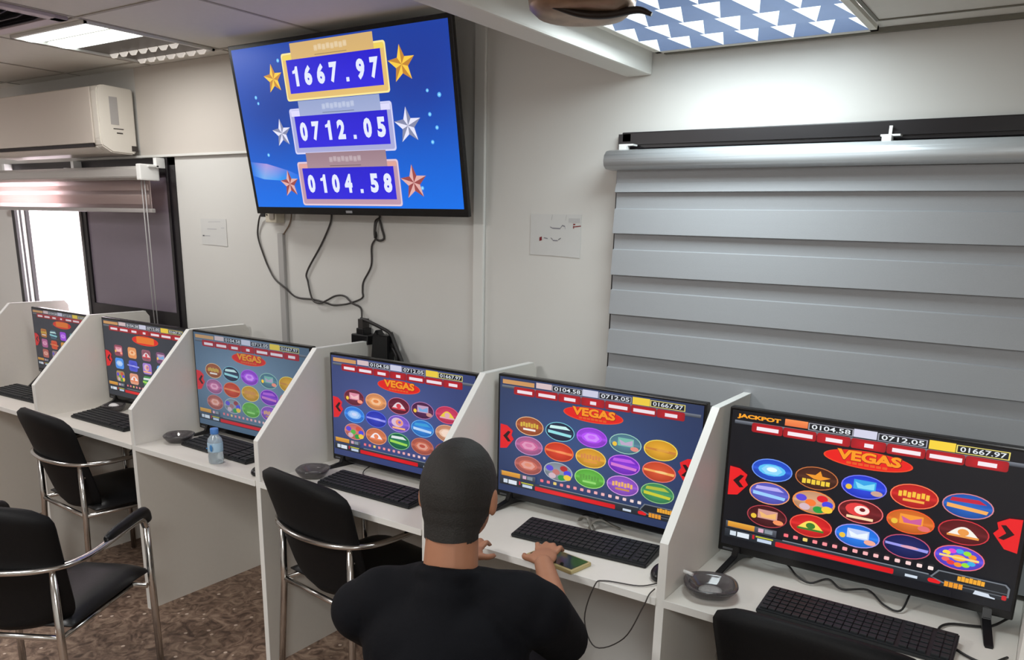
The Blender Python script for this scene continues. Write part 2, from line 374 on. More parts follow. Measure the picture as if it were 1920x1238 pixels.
# louvred light beside the beam
t = thing('louvred_light', 'large mirrored louvre ceiling light beside the beam, above the grey blind', 'ceiling light', (3.295, -.35, ZR))
x0, x1, y0, y1 = 2.985, 3.605, -.655, -.035
b = MB(); f = .018
b.box(x0, x1, y0, y0 + f, ZR - .012, ZR - .001); b.box(x0, x1, y1 - f, y1, ZR - .012, ZR - .001); b.box(x0, x0 + f, y0, y1, ZR - .012, ZR - .001); b.box(x1 - f, x1, y0, y1, ZR - .012, ZR - .001)
loc(b, 'frame', mat('light_frame', (226, 224, 214), .5, noise=.01), t)
b = MB(); n, m_ = 6, 4; s_ = (x1 - x0 - 2 * f) / n; q_ = (y1 - y0 - 2 * f) / m_; zb = ZR - .010; zt = ZR + .006
for i in range(n):
    for j in range(m_):
        a, c = x0 + f + i * s_, x0 + f + (i + 1) * s_; d, e = y0 + f + j * q_, y0 + f + (j + 1) * q_
        ap = ((a + c) / 2, d + .002, zt)
        b.tri((a, d, zb), (a, e, zb), ap, 0); b.tri((c, e, zb), (c, d, zb), ap, 0); b.tri((a, e, zb), (c, e, zb), ap, 1)
        b.tri((c, d, zb), (a, d, zb), ap, 0)
loc(b, 'louvre', [mat('louvre_lit', (240, 244, 242), .5, emit=(236, 246, 250), es=.8), mat('louvre_mirror_glow', (120, 140, 172), .35, metal=.4, emit=(92, 116, 158), es=.55, noise=.25, nscale=9)], t)  # lit white and mirrored blue are put into facet colour and glow
# return air grille, top left
b = MB(); b.box(2.98, 3.61, -.66, -.03, ZR + .06, ZR + .075); b.box(2.98, 2.984, -.66, -.03, ZR + .051, ZR + .06); loc(b, 'housing', TRIM, t)
t = thing('ceiling_vent', 'dark square ceiling air vent with pale frame at the top left', 'vent', (.65, -1.0, ZL))
b = MB(); x0, x1, y0, y1 = .36, .99, -1.32, -.72; f = .05
for q_ in ((x0, x1, y0, y0 + f), (x0, x1, y1 - f, y1), (x0, x0 + f, y0, y1), (x1 - f, x1, y0, y1)): b.box(*q_, ZL - .014, ZL - .001, bev=.003)
loc(b, 'frame', mat('vent_frame', (196, 184, 190), .5, noise=.02), t)
b = MB()
for k in range(9):
    y = y0 + f + .01 + k * .055
    b.box(x0 + f, x1 - f, -.02, .02, -.0015, .0015, M=Matrix.Translation((0, y + .02, ZL - .016)) @ Matrix.Rotation(.6, 4, 'X'))
loc(b, 'slats', mat('vent_slat', (104, 98, 104), .5, noise=.02), t)
b = MB(); b.box(x0 + f, x1 - f, y0 + f, y1 - f, ZL - .003, ZL - .001); loc(b, 'backing', mat('vent_dark', (30, 28, 32), .8, noise=.02), t)
# bronze fitting beside the beam
t = thing('ceiling_fitting', 'brown bronze ceiling fitting hanging beside the beam near the top edge', 'ceiling fitting', (3.16, -.80, 2.2))
b = MB(); b.lathe([(.02, -.088), (.06, -.09), (.095, -.084), (.112, -.07), (.115, -.055), (.11, -.045), (.05, -.04), (.045, -.002)], 28); b.build('dome', BRONZE, t)
b = MB(); b.tube(smooth([(-.02, -.09, -.080), (.03, -.06, -.094), (.07, -.02, -.092), (.12, .02, -.08), (.15, .03, -.09)]), [.006 + .006 * math.sin(PI * k / 24) for k in range(25)], 8, flat=.7)
b.build('leaf_ornament', mat('dark_bronze', (44, 36, 32), .4, metal=.5, noise=.3), t)
b = MB(); b.box(.11, .135, .005, .03, -.05, -.001, bev=.003); b.build('bracket', WHITEP, t)

# ------------------------------------------------------------------ screen painter (flat picture shown by a display)
_glyph = {}
def glyphs(txt, off=.03):
    k = (txt, off)
    if txt == '1': return ([(.45, 0), (1, 0), (1, 1), (.62, 1), (.45, .84), (0, .78), (0, .64), (.45, .66)], [(0, 1, 2, 3, 7), (3, 4, 5, 6, 7)])
    if k not in _glyph:
        cu = bpy.data.curves.new('t', 'FONT'); cu.body = txt; cu.offset = off; cu.resolution_u = 3
        o = bpy.data.objects.new('t', cu); C.objects.link(o); dg = bpy.context.evaluated_depsgraph_get()
        me = bpy.data.meshes.new_from_object(o.evaluated_get(dg))
        V = [(v.co.x, v.co.y) for v in me.vertices]; F = [tuple(p.vertices) for p in me.polygons]
        xs = [v[0] for v in V]; ys = [v[1] for v in V]
        a, c, d, e = min(xs), max(xs), min(ys), max(ys)
        _glyph[k] = ([((x - a) / (c - a), (y - d) / (e - d)) for x, y in V], F)
        C.objects.unlink(o); bpy.data.objects.remove(o); bpy.data.curves.remove(cu); bpy.data.meshes.remove(me)
    return _glyph[k]
class Pic:
    def __init__(s, W, H): s.W, s.H, s.V, s.F, s.K, s.l = W, H, [], [], [], 0
    def add(s, pts, faces, cols, up=True):
        if up: s.l += 1
        n = len(s.V); s.V += [(u * s.W, -s.l * .00004, v * s.H) for u, v in pts]
        s.F += [tuple(n + i for i in f) for f in faces]
        s.K += [(*lin(c), 1) for c in cols]
    def rect(s, u0, v0, u1, v1, c, c2=None):
        c2 = c2 or c; s.add([(u0, v0), (u1, v0), (u1, v1), (u0, v1)], [(0, 1, 2, 3)], [c2, c2, c, c])
    def poly(s, pts, c): s.add(pts, [tuple(range(len(pts)))], [c] * len(pts))
    def fan(s, cx, cy, pts, cc, cs): s.add([(cx, cy)] + pts, [(0, i + 1, (i + 1) % len(pts) + 1) for i in range(len(pts))], [cc] + cs)
    def oval(s, cx, cy, rx, ry, c, top=None, bot=None, n=24):
        pts = [(cx + rx * math.cos(2 * PI * k / n), cy + ry * math.sin(2 * PI * k / n)) for k in range(n)]
        cs = []
        for p in pts:
            t_ = (p[1] - cy) / ry
            cs.append(top if (top and t_ > .25) else (bot if (bot and t_ < -.25) else c))
        s.fan(cx, cy, pts, c, cs)
    def rrect(s, u0, v0, u1, v1, r, c, c2=None):
        pts = []; a = s.W / s.H
        for (cx, cy, st) in ((u1 - r, v1 - r * a, 0), (u0 + r, v1 - r * a, 1), (u0 + r, v0 + r * a, 2), (u1 - r, v0 + r * a, 3)):
            for k in range(5):
                t_ = (st + k / 4) * PI / 2; pts.append((cx + r * math.cos(t_), cy + r * a * math.sin(t_)))
        s.fan((u0 + u1) / 2, (v0 + v1) / 2, pts, c, [c2 or c] * len(pts))
    def text(s, txt, u0, v0, u1, v1, c, off=.03, skew=0):
        V, F = glyphs(txt, off); s.add([(u0 + x * (u1 - u0) + skew * y, v0 + y * (v1 - v0)) for x, y in V], F, [c] * len(V))
    def star(s, cx, cy, r, light, dark):
        a = s.W / s.H; P = []
        for k in range(10):
            t_ = PI / 2 + k * PI / 5 + .06; q_ = r if k % 2 == 0 else r * .45
            P.append((cx + q_ * math.cos(t_), cy + q_ * a * math.sin(t_)))
        s.l += 1; s.l += 0
        for k in range(10):
            p, q_ = P[k], P[(k + 1) % 10]; c = (light, dark)[k % 2]
            s.add([(cx, cy), p, q_], [(0, 1, 2)], [c, c, c], up=False)
    def build(s, name, M, parent, loc_=(0, 0, 0)):
        me = bpy.data.meshes.new(name); me.from_pydata(s.V, [], s.F); me.materials.append(M)
        at = me.color_attributes.new('Col', 'FLOAT_COLOR', 'POINT'); at.data.foreach_set('color', [x for k in s.K for x in k])
        o = bpy.data.objects.new(name, me); C.objects.link(o); o.parent = parent; o.location = loc_; return o

# ------------------------------------------------------------------ slot machine lobby pictures
def mixc(a, b_, t_): return tuple(a[i] * (1 - t_) + b_[i] * t_ for i in range(3))
def icon(p, cx, cy, st, fade, bg, sq=False):
    base, rim, kind, c1, c2 = st; F_ = lambda c: mixc(c, bg, fade)
    rx, ry = .073, .074
    base, rim, c1, c2 = map(F_, (base, rim, c1, c2))
    if sq: p.rrect(cx - .05, cy - .07, cx + .05, cy + .07, .018, base, mixc(base, c1, .4)); 
    else:
        p.oval(cx, cy, rx + .004, ry + .006, rim); p.oval(cx, cy, rx, ry, mixc(base, (255, 255, 255), .08 * (1 - fade)), top=mixc(base, (0, 0, 0), .12), bot=mixc(base, (0, 0, 0), .2))
    k = .7 if sq else 1
    def blob(du, dv, ru, rv, c): p.oval(cx + du * k, cy + dv, ru * k, rv, c, n=14)
    if kind == 'gem':
        blob(0, 0, .052, .042, c1); p.poly([(cx - .04, cy), (cx - .022, cy + .03), (cx + .022, cy + .03), (cx + .04, cy), (cx + .022, cy - .03), (cx - .022, cy - .03)], mixc(c1, (255, 255, 255), .3)); blob(0, .004, .02, .016, c2)
    elif kind == 'words':
        for i in range(7): p.rect(cx - .05 + i * .0145, cy - .012 + .006 * (i % 2), cx - .05 + i * .0145 + .011, cy + .024 + .006 * (i % 2), c1)
        p.rect(cx - .034, cy - .038, cx + .034, cy - .022, c2)
    elif kind == 'star':
        p.poly([(cx - .04, cy + .02), (cx - .005, cy + .022), (cx + .012, cy + .055), (cx + .02, cy + .02), (cx + .05, cy + .015), (cx + .015, cy - .01), (cx - .01, cy - .005)], c2)
        for i in range(6): p.rect(cx - .05 + i * .017, cy - .046 + .004 * (i % 2), cx - .05 + i * .017 + .0135, cy - .012, c1)
    elif kind == 'panel':
        p.rect(cx - .035, cy - .02, cx + .04, cy + .045, c1); p.poly([(cx - .03, cy + .03), (cx, cy + .01), (cx + .035, cy + .035), (cx + .035, cy - .01), (cx - .02, cy - .012)], c2); blob(-.05, -.012, .011, .018, (230, 190, 60)); blob(.045, -.03, .02, .018, mixc(c2, (240, 120, 80), .6))
    elif kind == 'band':
        p.poly([(cx - .062, cy + .005), (cx + .062, cy - .012), (cx + .058, cy - .034), (cx - .062, cy - .02)], c1); p.poly([(cx - .05, cy + .045), (cx + .03, cy + .05), (cx + .055, cy + .025), (cx - .055, cy + .02)], c2)
    elif kind == 'fruit':
        for i, (du, dv, c) in enumerate(((-.045, .02, (90, 70, 210)), (-.01, -.005, c1), (.03, .035, c2), (.05, 0, (70, 70, 220)), (.02, -.045, (40, 150, 60)), (-.03, -.04, (210, 180, 190)), (.05, -.035, (240, 200, 60)))): blob(du, dv, .02, .024, F_(c))
    elif kind == 'face':
        blob(-.01, .012, .042, .044, c1); blob(.004, .012, .026, .030, c2); p.rect(cx - .045, cy - .052, cx + .045, cy - .034, mixc(c2, (250, 200, 120), .5)); blob(.006, .015, .010, .013, base)
    elif kind == 'dome':
        pts = [(cx - .045 + .09 * i / 10, cy - .02 + .055 * math.sin(PI * i / 10)) for i in range(11)]; p.poly(pts[::-1], c1); blob(0, 0, .017, .022, c2); p.rect(cx - .048, cy - .034, cx + .048, cy - .02, c2)
    elif kind == 'wheel':
        cs = [(230, 60, 60), (240, 140, 40), (150, 220, 50), (60, 170, 220), (220, 70, 200), (250, 210, 60), (90, 70, 220), (240, 100, 90)]
        for i in range(12):
            a_ = i * PI / 6; blob(.045 * math.cos(a_), .044 * math.sin(a_), .0125, .015, F_(cs[i % 8]))
        blob(0, 0, .022, .02, c1); p.rect(cx - .06, cy - .006, cx + .06, cy + .008, c2)
    elif kind == 'stripe':
        p.poly([(cx - .07, cy + .012), (cx + .07, cy + .004), (cx + .068, cy - .016), (cx - .068, cy - .004)], c1); blob(.01, 0, .03, .01, c2)
B_, W_ = (0, 0, 0), (255, 255, 255)
SETA = [  # near machine
 [((30, 80, 215), (110, 150, 240), 'gem', (90, 190, 240), (225, 245, 255)), ((70, 28, 12), (190, 110, 60), 'star', (235, 200, 60), (235, 150, 40)), ((30, 60, 225), (120, 120, 240), 'panel', (50, 160, 225), (130, 215, 240)),
  ((205, 22, 20), (250, 120, 80), 'words', (240, 190, 60), (240, 170, 70)), ((20, 90, 190), (210, 130, 140), 'band', (240, 170, 90), (190, 30, 60))],
 [((90, 90, 200), (240, 160, 110), 'band', (150, 200, 245), (180, 170, 235)), ((215, 160, 120), (240, 140, 70), 'fruit', (240, 120, 50), (220, 30, 40)), ((110, 15, 20), (230, 110, 110), 'face', (225, 60, 60), (250, 225, 215)),
  ((225, 110, 30), (240, 90, 40), 'panel', (240, 150, 50), (200, 90, 150)), ((95, 8, 14), (205, 50, 60), 'dome', (240, 235, 225), (230, 150, 70))],
 [((70, 10, 16), (170, 60, 70), 'panel', (205, 150, 140), (235, 180, 110)), ((220, 25, 25), (240, 90, 70), 'dome', (245, 215, 90), (60, 120, 40)), ((30, 120, 240), (160, 150, 230), 'panel', (190, 205, 240), (230, 240, 250)),
  ((14, 22, 90), (190, 80, 110), 'stripe', (150, 150, 230), (220, 160, 180)), ((90, 70, 225), (230, 110, 130), 'wheel', (245, 170, 60), (240, 210, 120))]]
SETB = [  # machine beside the person
 [((175, 80, 35), (240, 190, 140), 'words', (215, 180, 60), (250, 240, 230)), ((22, 36, 66), (120, 200, 215), 'band', (150, 225, 230), (205, 245, 240)), ((165, 60, 235), (190, 90, 250), 'gem', (185, 80, 250), (200, 100, 250)),
  ((80, 130, 150), (160, 210, 190), 'panel', (120, 190, 170), (190, 170, 200)), ((240, 170, 30), (250, 225, 90), 'stripe', (205, 130, 50), (225, 160, 60))],
 [((185, 95, 150), (200, 150, 200), 'gem', (205, 100, 150), (215, 120, 165)), ((225, 55, 25), (250, 120, 60), 'stripe', (240, 130, 70), (250, 150, 90)), ((235, 165, 35), (250, 215, 100), 'words', (215, 135, 70), (225, 150, 60)),
  ((130, 40, 215), (210, 120, 240), 'band', (215, 120, 210), (190, 90, 230)), ((225, 75, 35), (240, 120, 110), 'stripe', (250, 175, 90), (250, 205, 130))],
 [((185, 90, 80), (200, 130, 130), 'gem', (205, 110, 90), (225, 140, 110)), ((140, 150, 160), (180, 190, 200), 'fruit', (205, 120, 110), (190, 40, 40)), ((95, 190, 60), (170, 230, 130), 'words', (90, 160, 60), (150, 220, 110)),
  ((150, 80, 210), (220, 160, 230), 'words', (240, 180, 100), (200, 140, 80)), ((60, 150, 90), (150, 200, 130), 'band', (205, 205, 50), (180, 190, 60))]]
SETC = [
 [((110, 25, 45), (150, 60, 90), 'panel', (225, 140, 160), (245, 190, 190)), ((235, 150, 90), (250, 180, 130), 'gem', (240, 160, 90), (230, 130, 60)), ((105, 15, 40), (200, 110, 140), 'dome', (235, 215, 220), (220, 60, 70)), ((80, 25, 70), (180, 120, 170), 'panel', (200, 160, 190), (120, 170, 220)), ((215, 50, 90), (230, 90, 120), 'dome', (240, 205, 60), (230, 170, 180))],
 [((40, 130, 240), (90, 170, 250), 'gem', (130, 180, 240), (210, 220, 250)), ((35, 50, 190), (80, 100, 230), 'stripe', (150, 150, 240), (170, 170, 245)), ((130, 90, 215), (190, 150, 240), 'face', (225, 190, 210), (240, 150, 120)), ((40, 130, 225), (110, 180, 240), 'band', (190, 220, 250), (60, 160, 215)), ((220, 150, 110), (230, 180, 150), 'gem', (240, 200, 170), (250, 220, 200))],
 [((215, 110, 100), (230, 150, 130), 'fruit', (90, 190, 60), (225, 80, 50)), ((225, 120, 70), (240, 160, 120), 'dome', (250, 240, 240), (240, 130, 80)), ((15, 110, 70), (130, 200, 130), 'band', (160, 220, 80), (225, 235, 230)), ((190, 90, 70), (200, 120, 100), 'gem', (205, 110, 80), (190, 80, 60)), ((120, 60, 60), (160, 90, 90), 'gem', (160, 80, 70), (150, 60, 60))]]
def lobby(W, H, sets, bg, bg2, fade, jackpot, sq=False, bar=(205, 22, 34), words=True, bright=1):
    p = Pic(W, H)
    F_ = lambda c, k=fade: mixc(c, bg, k)
    n = 8; P = []; K = []
    for j in range(n + 1):
        for i in range(n + 1):
            P.append((i / n, j / n)); t_ = math.exp(-((i / n - .45) ** 2 * 4 + (j / n - .55) ** 2 * 5)); K.append(mixc(bg, bg2, t_))
    p.add(P, [(j * (n + 1) + i, j * (n + 1) + i + 1, (j + 1) * (n + 1) + i + 1, (j + 1) * (n + 1) + i) for j in range(n) for i in range(n)], K)
    a0 = .012
    # top row of jackpot meters
    if jackpot: p.text('JACKPOT', .02, .942, .185, .978, F_((245, 160, 35)), .05)
    else: p.rect(.015, .942, .19, .978, F_((205, 150, 90)))
    p.rect(.20, .942, .283, .988, F_((240, 140, 80)) if jackpot else F_((215, 190, 190)), F_((225, 110, 60)) if jackpot else None)
    p.rect(.442, .937, .519, .990, F_((205, 205, 225)))
    p.rect(.684, .934, .764, .990, F_((240, 205, 60)))
    for (u0, u1, tx, c) in ((.285, .441, '0104.58', (150, 150, 160)), (.522, .679, '0712.05', (150, 150, 165)), (.766, .921, '01667.97', (225, 210, 110))):
        p.rect(u0, .935, u1, .985, F_(c)); p.rect(u0 + .004, .940, u1 - .004, .980, F_((18, 22, 28)))
        p.text(tx, u0 + .012, .945, u1 - .010, .976, F_((225, 230, 235)), .012)
    p.rect(.012, .905, .99, .930, F_((120, 125, 135)), F_((50, 54, 62)))
    for i, (u0, u1) in enumerate(((.079, .195), (.197, .317), (.319, .435), (.437, .553), (.555, .677), (.679, .796), (.798, .922))):
        p.rrect(u0, .862, u1, .928, .008, F_(bar), F_(mixc(bar, B_, .25)))
        wl = (.082, .09, .058, .03, .09, .098, .055)[i]; c = (u0 + u1) / 2 + .002
        p.rect(c - wl / 2, .878, c + wl / 2, .904, F_((240, 226, 232)))
    # title oval
    p.oval(.498, .793, .149, .060, F_((235, 70, 30)), n=36); p.oval(.498, .795, .144, .055, F_((228, 26, 20)), n=36)
    if words:
        p.text('VEGAS', .392, .772, .612, .848, F_((150, 30, 10)), .07); p.text('VEGAS', .395, .777, .608, .845, F_((250, 150, 25)), .045)
        for i in range(7): p.rect(.43 + i * .02, .752, .446 + i * .02, .768, F_((225, 90, 30)))
    else: p.rrect(.40, .758, .60, .84, .01, F_((240, 120, 30)))
    for r, cy in enumerate((.613, .444, .275)):
        for k, cx in enumerate((.171, .335, .499, .663, .827)): icon(p, cx, cy, sets[r][k], fade, bg, sq)
    # arrows
    for sgn, x in ((1, 0), (-1, 1)):
        X = lambda u: x + sgn * u
        q_ = [(X(.012), .594), (X(.05), .588), (X(.082), .551), (X(.075), .51), (X(.088), .478), (X(.05), .392), (X(.012), .38)]
        p.poly(q_ if sgn > 0 else q_[::-1], F_((226, 26, 30)))
        q_ = [(X(.028), .493), (X(.056), .543), (X(.070), .538), (X(.052), .493), (X(.072), .455), (X(.056), .448)]
        p.poly(q_ if sgn > 0 else q_[::-1], F_((30, 8, 12)))
    # page dots
    for i in range(15):
        u = .251 + i * .0355; p.rrect(u - .0085, .158, u + .0085, .182, .003, F_((240, 110 + 8 * i, 120 + 7 * i) if i != 2 else (235, 205, 110)))
    p.rect(.016, .135, .215, .186, F_((90, 94, 104)), F_((40, 44, 52))); p.rect(.024, .145, .13, .185, F_((225, 165, 60)), F_((200, 130, 40)))
    p.rect(.145, .15, .165, .178, F_((215, 170, 190))); p.rect(.170, .15, .20, .178, F_((130, 140, 150)))
    p.rect(.014, .066, .986, .128, F_((46, 52, 60)), F_((26, 30, 36))); p.rect(.24, .124, .745, .132, F_((120, 128, 136)))
    p.rect(.036, .082, .06, .116, F_((205, 215, 225))); p.rect(.065, .080, .112, .116, F_((220, 228, 236))); p.rect(.125, .09, .133, .12, F_((200, 30, 40)))
    p.rect(.138, .108, .205, .118, F_((190, 190, 60))); p.rect(.145, .078, .20, .102, F_((190, 205, 225)))
    p.rrect(.215, .072, .634, .108, .004, F_((240, 26, 30)), F_((205, 16, 24)))
    p.rect(.672, .078, .712, .096, F_((200, 212, 225))); p.rrect(.744, .078, .785, .106, .008, F_((225, 24, 30)))
    p.poly([(.75, .118), (.772, .172), (.975, .172), (.988, .15), (.988, .09), (.79, .09)], F_((110, 116, 124)))
    p.poly([(.756, .118), (.776, .164), (.972, .164), (.982, .146), (.982, .094), (.80, .094)], F_((26, 29, 34)))
    for i in range(7): p.rect(.833 + i * .0118, .128 , .8435 + i * .0118, .158 + .004 * (i % 2), F_((235, 165, 45)))
    for i in range(4): p.rect(.796 + i * .0145, .074, .8085 + i * .0145, .108, F_((230, 150, 40)))
    p.rect(.795, .110, .985, .114, F_((90, 96, 104)))
    p.poly([(.885, .066), (.89, .092), (.93, .088), (.935, .074), (.95, .07), (.95, .062)], F_((205, 214, 226))); p.rrect(.968, .07, .982, .10, .004, F_((190, 30, 36)))
    return p

def make_monitor(label, x0, x1, z0, z1, y, pic, rz=0, feet=True, logo=True):
    W, H = x1 - x0, z1 - z0
    t = thing('slot_monitor', label, 'monitor', (x0, y, .75), rz, 'gaming screens along the desk row')
    h = z0 - .75
    MB().box(0, W, .0, .028, h, h + H, bev=.004).box(W * .2, W * .8, .02, .06, h + .03, h + H * .62, bev=.01).build('housing', BEZ, t)
    if pic:
        s = pic(W - .016, H - .030); s.build('screen', LCD, t, (.008, -.0005, h + .022))
    MB().box(W * .02, W * .07, -.001, .0, h + .006, h + .012).build('logo', mat('logo_grey', (96, 98, 104), .4, noise=.02), t)
    for xx, dx in ((W * .075, -.035), (W * .925, .035)):
        b = MB()
        b.prism([(-.002, h + .02), (-.012, h - .005), (-.105, .004), (-.112, 0), (-.09, 0), (.0, h - .022), (.03, h - .022), (.10, 0), (.115, 0), (.105, .006), (.03, h + .004), (.02, h + .02)], 'x', xx - .010, xx + .010, bev=.002)
        bmesh.ops.transform(b.bm, matrix=Matrix.Translation((xx, 0, 0)) @ Matrix.Rotation(math.atan2(dx, .1) * .5, 4, 'Z') @ Matrix.Translation((-xx, 0, 0)), verts=b.bm.verts)
        b.build('foot', BLK, t)
    return t
PK = [-.6054 + .7939 * k for k in range(7)]
BGD = (8, 8, 12)
make_monitor('bright gaming screen with blue and red icons, at the right end of the desk row', 3.394, 4.128, .786, 1.209, -.30,
             lambda W, H: lobby(W, H, SETA, (9, 10, 16), (14, 15, 24), 0, True))
make_monitor('gaming screen with orange and purple icons on blue, beside the person\'s head', 2.600, 3.322, .779, 1.203, -.285,
             lambda W, H: lobby(W, H, SETB, (36, 48, 82), (52, 76, 122), .06, False))
make_monitor('gaming screen with pink and blue icons, behind the chair left of the person', 1.822, 2.525, .770, 1.192, -.30,
             lambda W, H: lobby(W, H, SETC, (44, 56, 100), (70, 84, 140), .08, False))
make_monitor('washed-out gaming screen behind the small water bottle', 1.003, 1.745, .770, 1.208, -.325,
             lambda W, H: lobby(W, H, SETB, (62, 82, 102), (100, 126, 150), .3, False))  # glare on this screen is put into the faded, paler picture colours
make_monitor('dim gaming screen with square icons, second from the left window', .222, .945, .792, 1.197, -.29,
             lambda W, H: lobby(W, H, SETC, (40, 44, 52), (50, 56, 66), .12, False, sq=True, words=False))
make_monitor('dark gaming screen half hidden by a divider, at the far left end', -.46, .15, .845, 1.196, -.29,
             lambda W, H: lobby(W, H, SETB, (38, 40, 48), (46, 50, 60), .25, False, sq=True, words=False))

# ------------------------------------------------------------------ television on the wall
t = thing('wall_television', 'large tilted television showing three jackpot amounts with stars', 'television', (1.205, -.10, 1.706))
TW = 1.125; THh = math.hypot(.632, .10); TA = math.atan2(.10, .632)
def tvpic(W, H):
    p = Pic(W, H); n = 10; P = []; K = []
    for j in range(n + 1):
        for i in range(n + 1):
            u, v = i / n, j / n; P.append((u, v))
            c = mixc((0, 108, 226), (18, 62, 160), min(1, v * 1.05)); c = mixc(c, (22, 40, 130), .55 * math.exp(-((u - .85) ** 2 * 14 + (v - .72) ** 2 * 12)))
            c = mixc(c, (20, 90, 200), .5 * math.exp(-((u - .05) ** 2 * 20 + (v - .9) ** 2 * 10)))
            c = mixc(c, (18, 48, 130), .6 * math.exp(-((u - .22) ** 2 * 18 + (v - .62) ** 2 * 14)))
            K.append(c)
    p.add(P, [(j * (n + 1) + i, j * (n + 1) + i + 1, (j + 1) * (n + 1) + i + 1, (j + 1) * (n + 1) + i) for j in range(n) for i in range(n)], K)
    p.add([(.0, .30), (.09, .285), (.2, .24), (.262, .205), (.262, .185), (.15, .175), (.06, .185), (.0, .21)], [(0, 1, 6, 7), (1, 2, 5, 6), (2, 3, 4, 5)], [(30, 110, 215), (170, 150, 215), (70, 120, 220), (10, 100, 220), (0, 110, 230), (30, 150, 235), (110, 170, 235), (10, 110, 225)])
    for (u, v, r) in ((.239, .904, .007), (.092, .702, .007), (.1, .665, .006), (.896, .652, .006), (.942, .625, .008), (.897, .526, .007), (.921, .453, .007), (.898, .376, .007), (.109, .341, .007), (.836, .12, .007)):
        p.oval(u, v, r, r * 1.7, (90, 175, 240), n=10); p.oval(u, v, r * .5, r * .8, (160, 220, 255), n=8)
    data = [(.938, .660, (212, 168, 96), (244, 226, 150), (206, 170, 112), '1667.97', (.898, .703), .99, (232, 205, 90), (246, 200, 70), (190, 130, 50)),
            (.615, .338, (146, 150, 200), (206, 206, 240), (146, 160, 200), '0712.05', (.568, .377), .657, (216, 214, 245), (225, 225, 245), (130, 135, 165)),
            (.290, .014, (168, 128, 150), (222, 196, 208), (150, 122, 132), '0104.58', (.250, .055), .345, (216, 160, 150), (220, 170, 165), (150, 70, 70))]
    for (vt, vb, fc, rim, hd, tx, (nt_, nb), ht, hi, sl, sd) in data:
        p.rrect(.258, vb, .744, vt, .010, rim); p.rrect(.264, vb + .010, .738, vt - .010, .008, fc, mixc(fc, rim, .3))
        p.rect(.266, nt_, .31, vt - .012, hi); p.rect(.692, nt_, .736, vt - .012, hi)
        p.rect(.310, nt_ - .01, .695, ht, hd, mixc(hd, (230, 190, 110), .25) if tx[0] == '1' else mixc(hd, rim, .2))
        # worn-looking unreadable pale caption
        for i in range(8):
            u = .425 + i * .0195; p.rrect(u, (nt_ + ht) / 2 - .014 + .004 * (i % 2), u + .017, (nt_ + ht) / 2 + .018 + .004 * ((i * 3) % 2), .003, mixc(hd, W_, .38), mixc(hd, W_, .25))
        p.rect(.425, nt_ + .010, .575, nt_ + .014, mixc(hd, B_, .25))
        p.rect(.281, nb, .721, nt_, (34, 24, 200), (44, 34, 214))
        for i, ch in enumerate(tx):
            u = .318 + i * .0617
            if ch == '.': p.rect(u - .007, nb + .038, u + .007, nb + .062, (214, 222, 255))
            else:
                hw = .0185 if ch != '1' else .0135
                p.text(ch, u - hw, nb + .040, u + hw, nb + .155, (222, 228, 252), .055)
        cy = (nt_ + nb) / 2
        p.star(.203, cy + .0, .050, sl, sd); p.star(.804, cy, .058, sl, sd)
    return p
frm = MB().box(-.004, TW + .004, -.004, .012, -.004, THh + .004, bev=.002).box(.02, TW - .02, .01, .035, .01, THh - .03, bev=.01).box(TW * .15, TW * .85, .03, .07, .04, THh * .55, bev=.012).build('housing', BEZ, t)
frm.rotation_euler = (TA, 0, 0)
sc = tvpic(TW - .026, THh - .036).build('screen', LCD, t); sc.rotation_euler = (TA, 0, 0)
sc.location = Matrix.Rotation(TA, 3, 'X') @ Vector((.013, -.0046, .024))
lg = MB().box(TW * .47, TW * .50, -.0055, -.004, .004, .013).build('logo', mat('logo_light', (150, 152, 156), .4, noise=.02), t); lg.rotation_euler = (TA, 0, 0)
b = MB(); b.box(TW * .35, TW * .65, .085, .098, .12, .5, bev=.002); b.box(TW * .47, TW * .53, .02, .09, .25, .34, bev=.004); b.box(TW * .4, TW * .42, -.04, .09, .42, .46); b.box(TW * .58, TW * .60, -.04, .09, .42, .46)
b.build('wall_mount', BLK, t)

# television cables hanging on the wall
def cable(label, pts, r=.004, M=None, y=-.008, name='power_cable', n=6):
    P = [(p[0], p[2] if len(p) > 2 else y, p[1]) for p in pts]
    b = MB(); b.tube(smooth(P, n), r, 6); return tag(b.build(name, M or CABG), label, 'cable')
cable('thin dark cable drooping from the plug at the television\'s left corner', [(1.20, 1.697, -.05), (1.117, 1.695, -.02), (1.078, 1.629), (1.082, 1.584), (1.11, 1.52), (1.137, 1.47), (1.193, 1.422, -.022), (1.258, 1.387, -.022), (1.312, 1.349), (1.415, 1.346), (1.487, 1.339), (1.54, 1.331), (1.6, 1.337), (1.645, 1.347), (1.713, 1.372), (1.716, 1.40), (1.723, 1.439), (1.768, 1.506), (1.773, 1.582), (1.798, 1.617), (1.80, 1.64, -.012)])
cable('thin dark cable from the television\'s underside down to the black adapters', [(1.549, 1.74, -.02), (1.549, 1.705), (1.538, 1.663), (1.481, 1.578), (1.389, 1.464), (1.391, 1.42), (1.424, 1.347, -.016), (1.469, 1.334, -.016), (1.51, 1.348, -.016), (1.559, 1.371), (1.612, 1.373), (1.662, 1.348, -.016), (1.703, 1.33), (1.719, 1.285, -.02), (1.722, 1.25, -.03)])
cable('looped and tied cable end hanging below the television\'s right half', [(1.82, 1.75, -.03), (1.82, 1.699), (1.795, 1.679), (1.798, 1.623, -.016), (1.82, 1.606, -.016), (1.84, 1.616), (1.83, 1.65), (1.818, 1.69, -.012), (1.806, 1.66, -.02), (1.802, 1.615, -.02)], r=.0042)
cable('short brown lead beside the wall socket under the television', [(1.30, 1.76, -.02), (1.306, 1.708), (1.29, 1.66), (1.245, 1.612)], r=.003, M=mat('brown_lead', (120, 100, 82), .5, noise=.05))
